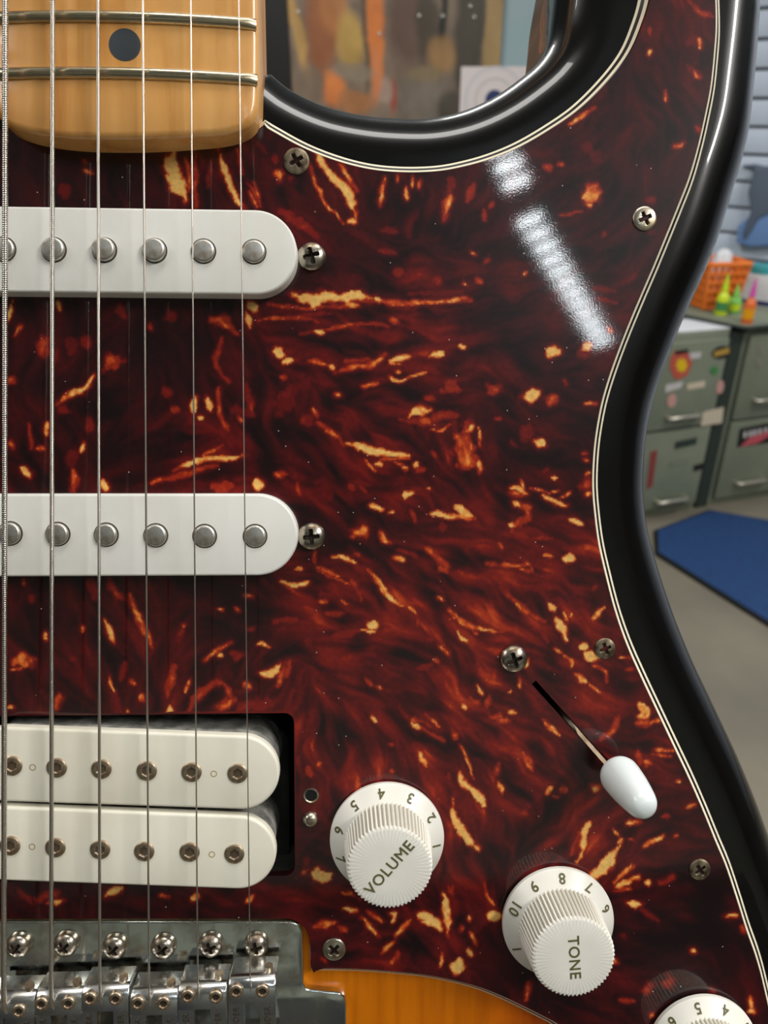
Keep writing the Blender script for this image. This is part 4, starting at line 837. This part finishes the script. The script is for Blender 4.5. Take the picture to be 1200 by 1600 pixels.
STEP = 2.7
gx, gy = np.meshgrid(np.arange(-6, 1240, STEP), np.arange(-12, 1612, STEP))
gx = gx + rng.uniform(-.45, .45, gx.shape) + (np.arange(gx.shape[0])[:, None] % 2) * STEP / 2; gy = gy + rng.uniform(-.45, .45, gy.shape)
ip = np.column_stack([gx.ravel(), gy.ravel()])
dd = np.column_stack([(ip[:, 0] - 600) / FPX, (800 - ip[:, 1]) / FPX, -np.ones(len(ip))]) @ QM.T
ip = dd[:, :2] * (-DIST / dd[:, 2])[:, None]
lim = inset(red_in, 0.35)
ip = ip[inside(ip, lim)]
for hh_ in (HUM, SLOT): ip = ip[~inside(ip, inset(ccw(hh_), -0.35))]
# nothing to print under the pickups' covers, keep those cells coarse
for a, b_, c, d_ in ((-30, 440, 338, 448), (-30, 440, 784, 890)):
    p0, p1 = P(a, c), P(b_, d_); k = (ip[:, 0] > p0[0]) & (ip[:, 0] < p1[0]) & (ip[:, 1] < p0[1]) & (ip[:, 1] > p1[1]) & (rng.random(len(ip)) > 0.03); ip = ip[~k]
tv, tf = cdt(red_in, [HUM, SLOT], ip)
b = MB(); b.add([(x, y, 0.0) for x, y in tv], tf)
V, F = rings([red_out, red_in], [-0.45, 0.0], False, False); b.add(V, F)
for h in (HUM, SLOT):
    V, F = rings([h, h], [0.0, -2.2], False, False); b.add(V, F)
Vall = np.array(b.V)
pg = bpy.data.meshes.new('pickguard'); pg.from_pydata((Vall * 0.001).tolist(), [], b.F); pg.update()
pg.materials.append(M['tort']); pg.polygons.foreach_set('use_smooth', [True] * len(pg.polygons))
pxx, pyy = to_px(Vall[:, :2])
colv = tort(pxx, pyy)
a_ = pg.color_attributes.new('print', 'FLOAT_COLOR', 'POINT'); a_.data.foreach_set('color', np.column_stack([colv, np.ones(len(colv))]).ravel().astype(np.float32))
bm = bmesh.new(); bm.from_mesh(pg); bmesh.ops.recalc_face_normals(bm, faces=bm.faces); bm.to_mesh(pg); bm.free()
up = sum(p.normal.z for p in list(pg.polygons)[:200])
if up < 0: pg.flip_normals()
pg.set_sharp_from_angle(angle=R_(20))
guard = tag(obj('pickguard', pg, G), 'glossy red tortoiseshell pickguard with layered white and black edge')
tag(ply('white_ply', 0.0, -2.25, 0.52, -1.8, M['ply_white'], guard), 'cream white edge layer'); tag(ply('black_ply', 0.52, -1.8, 1.16, -1.15, M['ply_black'], guard), 'black edge layer'); tag(ply('white_ply', 1.16, -1.15, 1.75, -0.45, M['ply_white'], guard), 'cream white edge layer')

# ---- screws
def polar_head(R, dome, recess, rim=0.35, nr=20, na=72, under=1.0):
    """domed screw head with a recess given as depth(x, y)"""
    V, F = [(0, 0, dome - recess(0, 0))], []
    for k in range(1, nr + 1):
        r = R * k / nr
        z = rim + (dome - rim) * math.sqrt(max(0.0, 1 - (k / nr) ** 2 * 0.98)) if dome > 0.45 else rim + (dome - rim) * (1 - (k / nr) ** 8)
        for i in range(na):
            a = 2 * math.pi * i / na; x, y = r * math.cos(a), r * math.sin(a); V.append((x, y, z - recess(x, y)))
    for i in range(na): F.append((0, 1 + i, 1 + (i + 1) % na))
    for k in range(nr - 1):
        for i in range(na):
            j = (i + 1) % na; o = 1 + k * na; F.append((o + i, o + na + i, o + na + j, o + j))
    o = 1 + (nr - 1) * na
    for i in range(na): V.append((R * math.cos(2 * math.pi * i / na), R * math.sin(2 * math.pi * i / na), -under))
    for i in range(na):
        j = (i + 1) % na; F.append((o + i, o + na + i, o + na + j, o + j))
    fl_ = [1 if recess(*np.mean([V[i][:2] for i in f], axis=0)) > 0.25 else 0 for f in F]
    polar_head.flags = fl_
    return V, F
def head_mesh(name, args, mats, parent):
    V, F = polar_head(*args); o = mesh(name, V, F, mats, parent, True, 40); o.data.polygons.foreach_set('material_index', polar_head.flags); return o
def cross_recess(w, l, depth):
    def f(x, y):
        ax, ay = abs(x), abs(y); a, b_ = max(ax, ay), min(ax, ay)
        if a > l or b_ > w + 0.10: return 0.0
        e = min(1.0, (w + 0.10 - b_) / 0.18) * min(1.0, (l - a) / 0.15)
        return depth * max(0.25, 1 - 0.55 * a / l) * max(0.0, e)
    return f
def hex_recess(rad, depth):
    def f(x, y):
        d = max(abs(x * math.cos(R_(t)) + y * math.sin(R_(t))) for t in (0, 60, 120))
        return depth * min(1.0, max(0.0, (rad - d) / 0.12))
    return f
_heads = {}
def screw(name, px, py, z, kind, parent, rot=0.0, mat='screw', rad=None, label=None):
    spec = {'round': (3.05, 1.9, cross_recess(0.34, 1.75, 1.5), 0.35), 'oval': (2.55, 0.62, cross_recess(0.32, 1.45, 1.1), 0.12), 'pan': (2.75, 2.3, cross_recess(0.30, 1.4, 1.6), 0.5)}[kind]
    key = (kind, mat)
    if key not in _heads:
        o = head_mesh(name, spec, [M[mat], M['recess']], parent); _heads[key] = o.data
    else: o = obj(name, _heads[key], parent)
    p = P(px, py, z); o.location = (p[0] * .001, p[1] * .001, z * .001); o.rotation_euler = (0, 0, R_(rot))
    if rad: o.scale = (rad / spec[0],) * 2 + (1,)
    if label: tag(o, label)
    return o
for px, py, rot, mat, r in ((463, 252, 30, 'screw_old', 2.75), (1007, 342, 25, 'screw_new', 2.6), (945, 1013, 20, 'screw_old', 2.35), (1093, 1358, 35, 'screw_old', 2.45), (522, 1483, 45, 'screw_new', 2.6)):
    screw('pickguard_screw', px, py, 0.05, 'oval', guard, rot, mat, r)
screw('switch_screw', 802, 1029, 0.2, 'round', guard, 18, 'screw', 3.05)

# ---- single-coil pickups
def single_coil(y_top, y_bot, xr, z, poles, sx, sy, rot, label, prot):
    cy = (P(300, y_top, z)[1] + P(300, y_bot, z)[1]) / 2; r = (P(300, y_top, z)[1] - P(300, y_bot, z)[1]) / 2
    xb = P(xr, (y_top + y_bot) / 2, z)[0] - r; xm = P(193, (y_top + y_bot) / 2, z)[0]; xa = 2 * xm - xb
    V, F = slab(stadium(xa, xb, cy, cy, r, 28), -1.0, z, 0.55, 4)
    root = mesh('single_coil_pickup', V, F, M['cover_plastic'], G, True, 40); tag(root, label)
    me = None
    for (px, py), pr in zip(poles, prot):
        p = P(px, py, z + pr)
        if me is None:
            b = MB(); b.add(*lathe([(2.36, -1.4), (2.36, -0.45), (2.28, -0.22), (2.0, -0.04), (1.85, 0.0)], 36))
            b.add(*[([(math.cos(2 * math.pi * i / 36) * q, math.sin(2 * math.pi * i / 36) * q, -1.0) for q in (2.36, 2.36) for i in range(36)]), []][:2])
            o = b.build('pole_piece', M['pole'], root, True, 40); me = o.data
        else: o = obj('pole_piece', me, root)
        o.location = (p[0] * .001, p[1] * .001, (z + pr) * .001)
        V, F = [], []  # flat dark ring painted as the shaded gap around the pole
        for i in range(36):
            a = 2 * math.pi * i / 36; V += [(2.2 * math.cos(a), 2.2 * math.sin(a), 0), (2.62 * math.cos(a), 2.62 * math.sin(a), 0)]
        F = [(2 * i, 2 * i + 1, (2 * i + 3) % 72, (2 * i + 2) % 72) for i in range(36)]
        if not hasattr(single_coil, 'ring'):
            h = mesh('pole_gap_shade', V, F, M['pole_dark'], root, False); single_coil.ring = h.data
        else: h = obj('pole_gap_shade', single_coil.ring, root)
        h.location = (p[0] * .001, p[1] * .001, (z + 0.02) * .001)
    screw('pickup_screw', sx, sy, 0.2, 'round', root, rot, 'screw', 3.0)
single_coil(326, 459, 464, 4.6, [(3, 388), (81, 388), (160, 388), (239, 389), (317, 391), (396, 392)], 487, 402, 15, 'white neck pickup with six steel poles', (.7, 1.1, 1.3, 1.3, .75, .75))
single_coil(772, 900, 465, 4.0, [(13, 834), (88, 835), (164, 836), (242, 837), (319, 838), (398, 838)], 487, 838, 5, 'white middle pickup with six steel poles', (.9, .9, .9, .8, .6, .6))

# ---- bridge humbucker
hb = bpy.data.objects.new('humbucker_pickup', None); COL.objects.link(hb); hb.parent = G; hb.empty_display_size = 0.01
tag(hb, 'cream double-coil bridge pickup with hexagon socket poles')
ZH = 5.6
def bobbin(xc, yc, r_px, lx, ly, label):
    c = P(xc, yc, ZH); l = P(lx, ly, ZH); r = r_px * (P(1, yc, ZH)[0] - P(0, yc, ZH)[0])
    V, F = slab(stadium(l[0], c[0], l[1], c[1], r, 28), ZH - 2.2, ZH, 0.7, 4)
    o = mesh('bobbin', V, F, M['cream_plastic'], hb, True, 40); tag(o, label)
    V, F = slab(stadium(l[0], c[0] + 0.3, l[1], c[1], r * 0.86, 20), -12, ZH - 2.2, 0.2, 1); s = mesh('coil', V, F, M['bobbin_side'], hb, True, 40)
    return o
b1 = bobbin(377, 1208, 61, 11, 1195, 'upper cream coil'); b2 = bobbin(372, 1333, 61, 7, 1319, 'lower cream coil')
hexme = holeme = None
for bob, pts in ((b1, [(18, 1197), (88, 1200), (158, 1202), (229, 1205), (299, 1207), (371, 1209)]), (b2, [(15, 1322), (86, 1325), (156, 1328), (225, 1331), (296, 1332), (366, 1335)])):
    for px, py in pts:
        p = P(px, py, ZH + 0.3)
        if hexme is None: o = head_mesh('pole_screw', (2.15, 0.45, hex_recess(1.0, 0.36), 0.2, 20, 60), [M['hex'], M['hex_dark']], bob); hexme = o.data
        else: o = obj('pole_screw', hexme, bob)
        o.location = (p[0] * .001, p[1] * .001, ZH * .001)
for bob, pts in ((b1, [(51, 1199), (334, 1209)]), (b2, [(50, 1323), (331, 1335)])):
    for px, py in pts:
        p = P(px, py, ZH)
        if holeme is None: o = mesh('bobbin_hole', *lathe([(0.72, -0.3), (0.72, 0.03), (0.5, 0.03), (0.45, -0.2)], 20), flat('hole_tan', 176, 158, 120, 0.7), bob, True, 40); holeme = o.data
        else: o = obj('bobbin_hole', holeme, bob)
        o.location = (p[0] * .001, p[1] * .001, ZH * .001)
V, F = slab(round_rect(*(lambda a, b: (a[0], b[0], b[1], a[1]))(P(-70, 1150, -10), P(452, 1350, -10)), 3), -12.5, -11.2, 0.3, 2); mesh('base_plate', V, F, M['cavity'], hb, True, 40)
# height screws beside the humbucker: one a ring with a black disc painted as its dark hole, one proud
p = P(486, 1243, 0); V, F = lathe([(1.75, 0.0), (1.75, 0.18), (1.5, 0.24), (1.3, 0.04), (0.2, 0.03)], 32)
o = mesh('screw_hole', V, F, [M['screw_new'], M['rubber_black']], hb, True, 40); o.location = (p[0] * .001, p[1] * .001, 0.00002)
o.data.polygons.foreach_set('material_index', [1 if k >= 3 * 32 else 0 for k in range(len(F))])
p = P(485, 1282, 1.0); o = mesh('height_screw', *lathe([(1.75, -1), (1.75, 0.5), (1.55, 1.0), (1.0, 1.5), (0.4, 1.6)], 28), M['screw_new'], hb, True, 60); o.location = (p[0] * .001, p[1] * .001, 0)

# ---- knobs
def knob(px, py, zc, ang1, gap, word, word_rot, label, rim=12.75):
    root = bpy.data.objects.new('control_knob', None); COL.objects.link(root); root.parent = G; root.empty_display_size = 0.01
    tag(root, label)
    p = P(px, py, 2.0); root.location = (p[0] * .001, p[1] * .001, 0)
    V, F = lathe([(rim - .5, 0.5), (rim, 0.8), (rim, 1.7), (rim - .25, 2.0), (9.6, 3.8), (9.2, 4.2), (8.9, 4.3)], 96); mesh('skirt', V, F, M['white_plastic'], root, True, 30)
    n = 240
    def rib(r, z, i): return 1.0 if r < 8.2 else 1.0 + 0.026 * math.cos(2 * math.pi * i * 60 / n)
    V, F = lathe([(9.3, 4.1), (9.05, 8.0), (8.75, 13.2), (8.55, 13.75), (8.1, 13.95), (4.0, 14.05)], n, rib)
    gr = mesh('grip', V, F, [M['white_plastic'], M['groove']], root, True, 30)
    mi = [0] * len(F)
    for k in (0, 1):
        for i in range(n):
            if i % 4 in (1, 2): mi[k * n + i] = 1
    gr.data.polygons.foreach_set('material_index', mi)
    V, F = text_mesh(word, 3.3); c, s = math.cos(R_(word_rot)), math.sin(R_(word_rot))
    mesh('lettering', [(x * c - y * s, x * s + y * c, 14.06 + z) for x, y, z in V], F, M['lettering'], root, False)
    b = MB(); sl = math.atan2(1.8, rim - .25 - 9.6)
    for k in range(10):
        V, F = text_mesh(str(k + 1), 3.2); a = R_(ang1 + k * gap); r0 = 11.15; h0 = 2.0 + (rim - .25 - r0) * math.tan(sl) + 0.06
        ca2, sa2 = math.cos(a), math.sin(a)
        b.add([((r0 - y * math.cos(sl)) * ca2 - x * sa2, (r0 - y * math.cos(sl)) * sa2 + x * ca2, h0 + y * math.sin(sl) + z) for x, y, z in V], F)
    b.build('numerals', M['lettering'], root, False, None)
    return root
knob(605, 1312, 2, -6, 34.3, 'VOLUME', 49, 'white volume knob')
knob(873, 1443, 2, -152, 34.3, 'TONE', -86, 'white tone knob above the lower one')
knob(1100, 1641, 2, -36, 34.3, 'TONE', 10, 'white tone knob cut by the lower frame edge')

# ---- five-way switch
sw = bpy.data.objects.new('selector_switch', None); COL.objects.link(sw); sw.parent = G; sw.empty_display_size = 0.01; tag(sw, 'pickup selector switch with white tip')
q0, q1 = P(868, 1103, -9.0), P(950, 1196, 5.0); q2 = P(985, 1233, 12)
b = MB(); pa = Vector((q0[0], q0[1], -9)); pb_ = Vector((q1[0], q1[1], 5.0)); dr = (pb_ - pa).normalized(); sd = Vector((dr.y, -dr.x, 0)).normalized(); nn = dr.cross(sd)
sec = [sd * .42 + nn * 2.2, sd * .42 - nn * 2.2, -sd * .42 - nn * 2.2, -sd * .42 + nn * 2.2]
b.add([tuple(p + s) for p in (pa, pb_ + dr * 2) for s in sec], [(0, 1, 2, 3), (4, 5, 6, 7), (0, 1, 5, 4), (1, 2, 6, 5), (2, 3, 7, 6), (3, 0, 4, 7)]); b.build('lever', M['lever'], sw, True, 35)
ta = P(966, 1208, 6.0); tb2 = P(1009, 1264, 19.5); a3 = Vector((ta[0], ta[1], 6.0 - 1.2)); b3 = Vector((tb2[0], tb2[1], 20.0)); ax = (b3 - a3); ln = ax.length; ax.normalize()
prof = [(2.6, 0.0), (3.5, 0.35), (4.1, 1.0), (4.35, 1.9), (4.35, 3.2), (4.1, ln * .45), (3.72, ln * .65), (3.35, ln * .8), (3.05, ln * .88), (2.5, ln * .945), (1.6, ln * .985), (0.7, ln)]
qt = Vector((0, 0, 1)).rotation_difference(ax); V, F = lathe(prof, 48); mesh('switch_tip', [tuple(a3 + qt @ Vector(v)) for v in V], F, M['switch_tip'], sw, True, 60)

# ---- neck with frets and dots
nk = [(403, 60), (403, 120), (402, 160), (398, 178), (387, 193), (354, 206), (292, 213), (208, 217), (125, 216), (62, 209), (17, 197), (-5, 181), (-15, 160), (-18, 120), (-18, 60)]
heel = smooth_line(PL(nk, 6.9), 1.0); xc = (heel[0][0] + heel[-1][0]) / 2
f21 = P(200, 113, 8.0)[1]; f20 = P(200, 25, 8.0)[1]
Y_BR = f21 - 192.65
y_nut = Y_BR + 648
def fret_y(n): return Y_BR + 648 * 2 ** (-n / 12)
hw_h = (heel[0][0] - heel[-1][0]) / 2
def half_w(y): return hw_h + (21.2 - hw_h) * (y - heel[0][1]) / (y_nut - heel[0][1])
rt = [(xc + half_w(y), y) for y in np.arange(y_nut, heel[0][1], -6.0)]; lt = [(xc - half_w(y), y) for y in np.arange(heel[-1][1] + 6, y_nut + 0.1, 6.0)]
no = ccw(np.array(rt + [tuple(v) for v in heel] + lt))
ZF = 7.5; FR = 230.0
def zarc(x): return ZF - (x - xc) ** 2 / (2 * FR)
def zl(loop, dz): return [zarc(q[0]) + dz for q in loop]
l0, l1, l2, l3, l4 = no, no, inset(no, .18), inset(no, .6), inset(no, 1.3)
V, F = rings([inset(no, 4), inset(no, .6), l0, l1, l2, l3, l4], [-17, -14, -9, zl(l1, -1.25), zl(l2, -.7), zl(l3, -.25), zl(l4, -.03)], True, False)
ys = np.arange(no[:, 1].min(), y_nut, 8.0); gp = np.array([(xc + t * 27, y) for y in ys for t in np.linspace(-1, 1, 15)])
gp = gp[inside(gp, inset(no, 2.0))]
tv, tf = cdt(l4, [], gp)
b = MB(); b.add(V, F); b.add([(x, y, zarc(x) - .03 * 0) for x, y in tv], tf)
b.add(*slab([(xc - 21, y_nut), (xc + 21, y_nut), (xc + 38, y_nut + 60), (xc + 30, y_nut + 175), (xc - 10, y_nut + 190), (xc - 40, y_nut + 40)], -14, -1, 1.0, 2))
neck = b.build('neck', M['maple'], G, True, 50); tag(neck, 'maple neck heel with two frets and a dark dot')
bm = bmesh.new(); bm.from_mesh(neck.data); bmesh.ops.remove_doubles(bm, verts=bm.verts, dist=4e-5); bmesh.ops.recalc_face_normals(bm, faces=bm.faces); bm.to_mesh(neck.data); bm.free()
neck.data.set_sharp_from_angle(angle=R_(50))
for n in range(1, 22):
    y = {21: f21, 20: f20}.get(n, fret_y(n)); hw = half_w(y) - 0.35; V, F = [], []
    ns = 36; sec = [(-1.15, -0.3), (-1.15, 0.15), (-0.95, 0.62), (-0.5, 0.95), (0, 1.06), (0.5, 0.95), (0.95, 0.62), (1.15, 0.15), (1.15, -0.3)]
    for i in range(ns + 1):
        x = xc - hw + 2 * hw * i / ns; e = min(1.0, 0.1 + 1.2 * min(i, ns - i) / 1.0)
        for sy_, sz in sec: V.append((x + (0.0), y + sy_, zarc(x) + (sz * (0.35 if i in (0, ns) else 1.0))))
    m_ = len(sec)
    for i in range(ns):
        for j in range(m_ - 1): F.append((i * m_ + j, i * m_ + j + 1, (i + 1) * m_ + j + 1, (i + 1) * m_ + j))
    F += [tuple(range(m_)), tuple(ns * m_ + j for j in range(m_))]
    mesh('fret', V, F, M['fret'], neck, True, 60)
V, F = lathe([(3.15, -0.5), (3.15, 0.05), (3.0, 0.06)], 40); dme = None
for n, dxs in ((21, (0,)), (19, (0,)), (17, (0,)), (15, (0,)), (12, (-9, 9)), (9, (0,)), (7, (0,)), (5, (0,)), (3, (0,))):
    for dx in dxs:
        if dme is None: o = mesh('fret_dot', V, F, M['dot'], neck, True, 40); dme = o.data
        else: o = obj('fret_dot', dme, neck)
        if n == 21: p = P(195, 70, ZF); x, y = p
        else: x, y = xc + dx, (fret_y(n) + fret_y(n - 1)) / 2
        o.location = (x * .001, y * .001, zarc(x) * .001)
b = MB(); b.box(xc - 21, xc + 21, y_nut, y_nut + 3.2, 4, 9.5); b.build('nut', M['ply_white'], neck, True, 35)

# ---- bridge plate, pivot screws, saddles
ZP = -0.4
bp_ = [(-160, 1560), (-130, 1546), (-92, 1543), (-88, 1460), (-83, 1445), (-70, 1440), (455, 1440), (467, 1445), (472, 1457), (473, 1500), (474, 1538), (479, 1546), (500, 1549), (528, 1551), (538, 1557), (541, 1570), (542, 1640), (542, 1730), (-165, 1730)]
bo2 = np.concatenate([smooth_line(PL(bp_[5:8], ZP), 30)[:-1], np.array(PL(bp_[6:], ZP)), np.array(PL(bp_[:5], ZP))])
pl = np.array(PL(bp_, ZP))
V, F = slab(smooth_line(pl, 400), ZB, ZP, 0.45, 3); plate = mesh('bridge_plate', V, F, M['chrome'], G, True, 40); tag(plate, 'chrome tremolo bridge plate')
for i, (px, py, rot) in enumerate(((30, 1475, 50), (104, 1473, 35), (180, 1477, 40), (256, 1477, 35), (330, 1474, 20), (401, 1474, 12))):
    screw('pivot_screw', px, py, ZP + 0.2, 'pan', plate, rot, 'screw', 2.75)
SAD = [(-20, 53, 1560, 8.0), (55, 127, 1555, 8.3), (127, 200, 1549, 8.7), (203, 277, 1555, 8.3), (278, 353, 1546, 8.9), (357, 430, 1536, 9.4)]
SCREWS = [[(-12, 1580), (29, 1581)], [(64, 1570), (106, 1569)], [(140, 1562), (180, 1562)], [(215, 1569), (255, 1569)], [(293, 1558), (337, 1559)], [(369, 1550), (410, 1550)]]
STR = [(8, 6, 0.58, True, 0.42), (82, 80, 0.46, True, 0.36), (153, 156, 0.33, True, 0.30), (223, 233, 0.215, False, 0), (298, 309, 0.165, False, 0), (373, 391, 0.127, False, 0)]
hs = None
for (xa, xb, yc, z), scs in zip(SAD, SCREWS):
    x0, x1 = P(xa, yc, z)[0], P(xb, yc, z)[0]; y0 = P((xa + xb) / 2, yc, z)[1] + 0.7
    xm = (x0 + x1) / 2; T = 1.1; rB = 2.4
    pr = [(0, 1.6)] + [(-(rB - rB * math.cos(R_(a))), z - rB + rB * math.sin(R_(a))) for a in range(0, 91, 15)] + [(-5.2, z)]
    pin = [(-T, 1.6)] + [(-(rB - (rB - T) * math.cos(R_(a))), z - rB + (rB - T) * math.sin(R_(a))) for a in range(0, 91, 15)] + [(-5.2, z - T)]
    b = MB(); n = len(pr); V = []
    xs_ = [x0, x0 + .25, x1 - .25, x1]
    for k, xx in enumerate(xs_):
        e = 0.12 if k in (0, 3) else 0
        V += [(xx, y0 + y_ - e, zz - e * .6) for y_, zz in pr] + [(xx, y0 + y_ - e, zz) for y_, zz in pin]
    F = []
    for k in range(3):
        o_ = k * 2 * n
        for i in range(n - 1):
            F.append((o_ + i, o_ + i + 1, o_ + 2 * n + i + 1, o_ + 2 * n + i)); F.append((o_ + n + i, o_ + n + i + 1, o_ + 3 * n + i + 1, o_ + 3 * n + i))
    for o_ in (0, 6 * n):
        for i in range(n - 1): F.append((o_ + i, o_ + i + 1, o_ + n + i + 1, o_ + n + i))
    b.add(V, F)
    b.box(x0, xm - 1.7, y0 - 15, y0 - 5.2, z - T, z); b.box(xm + 1.7, x1, y0 - 15, y0 - 5.2, z - T, z); b.box(x0, x1, y0 - 18, y0 - 15, z - T, z); b.box(x0, x1, y0 - 18, y0 - 18 + T, 1.0, z)
    sd_ = b.build('saddle', M['saddle'], G, True, 40)
    bt = MB()
    for xs0 in ((x0 + xm - 1.7) / 2, (xm + 1.7 + x1) / 2):
        V, F = text_mesh('FENDER', 1.75, 0.05); bt.add([(xs0 - y, y0 - 9.3 + x, z + .03 + zz) for x, y, zz in V], F)
    bt.build('stamped_lettering', M['stamp'], sd_, False, None)
    for px, py in scs:
        if hs is None: o = head_mesh('height_screw', (1.5, 0.0, hex_recess(0.78, 0.42), -0.3, 16, 48, 4.0), [M['hex'], M['recess']], sd_); hs = o.data
        else: o = obj('height_screw', hs, sd_)
        p = P(px, py, z + .45); o.location = (p[0] * .001, p[1] * .001, (z + .55) * .001)
    V, F = tube([(xm + 3.2, y0 + 0.9, 6.0), (xm + 3.2, y0 - 17, 3.4)], 0.95, 16); mesh('intonation_screw', V, F, M['hex'], sd_, True, 40)
# ---- strings
for i, ((xt, xb, rad, wound, pitch), (xa, xbb, yc, z)) in enumerate(zip(STR, SAD)):
    zs = z + rad * 0.9 + 0.1; zt = ZF + 1.06 + 1.6 + rad
    a = P(xt, 0, zt); c = P(xb, yc, zs); dirv = (c - a) / np.linalg.norm(c - a)
    tnut = (y_nut - a[1]) / -dirv[1]; nut = a - dirv * tnut if dirv[1] < 0 else a
    nut = np.array([a[0] + (c[0] - a[0]) * (y_nut - a[1]) / (c[1] - a[1]), y_nut]); zn = 9.3
    st = Vector((a[0] - dirv[0] * 14, a[1] - dirv[1] * 14, zt)); en = Vector((c[0], c[1], zs))
    pth = [en + (st - en) * t for t in np.linspace(0, 1, 2)]
    d0 = (en - st).normalized()
    tail = []
    xm = (P(xa, yc, z)[0] + P(xbb, yc, z)[0]) / 2
    for s_, dz in ((1.2, .05), (2.4, .35), (3.4, .9), (4.3, 1.8), (5.0, 3.0), (5.5, 4.4), (5.8, 6.0), (6.0, 9.0)):
        t_ = s_ / 6.0; tail.append(Vector((en.x + d0.x * s_ + (xm - en.x) * t_ * .3, en.y + d0.y * s_, zs - dz)))
    if wound:
        ln_ = (st - en).length; nstep = int(ln_ / pitch * 5); path = [st + (en - st) * (k / nstep) for k in range(nstep + 1)]
        tl_ = smooth_line([tuple(path[-2]), tuple(en)] + [tuple(t) for t in tail], pitch / 5); path = path + [Vector(v) for v in tl_[6:]]
        nseg = 12
        def rf(k, j, r=rad): return r * (0.86 + 0.14 * abs(math.sin(math.pi * (k / 5.0 + j / 12.0))))
        V, F = tube(path, rf, nseg)
    else:
        path = [st + (en - st) * t for t in np.linspace(0, 1, 40)] + tail; V, F = tube(path, rad, 10)
    b = MB(); b.add(V, F); b.add(*tube([Vector((nut[0], nut[1], zn)), st], rad, 10))
    o = b.build('string', M['wound'] if wound else M['string'], G, True, 80)
    tag(o, ['thickest wound string', 'second thickest wound string', 'thinnest wound string', 'thickest plain steel string', 'middle plain steel string', 'thinnest plain steel string'][i])
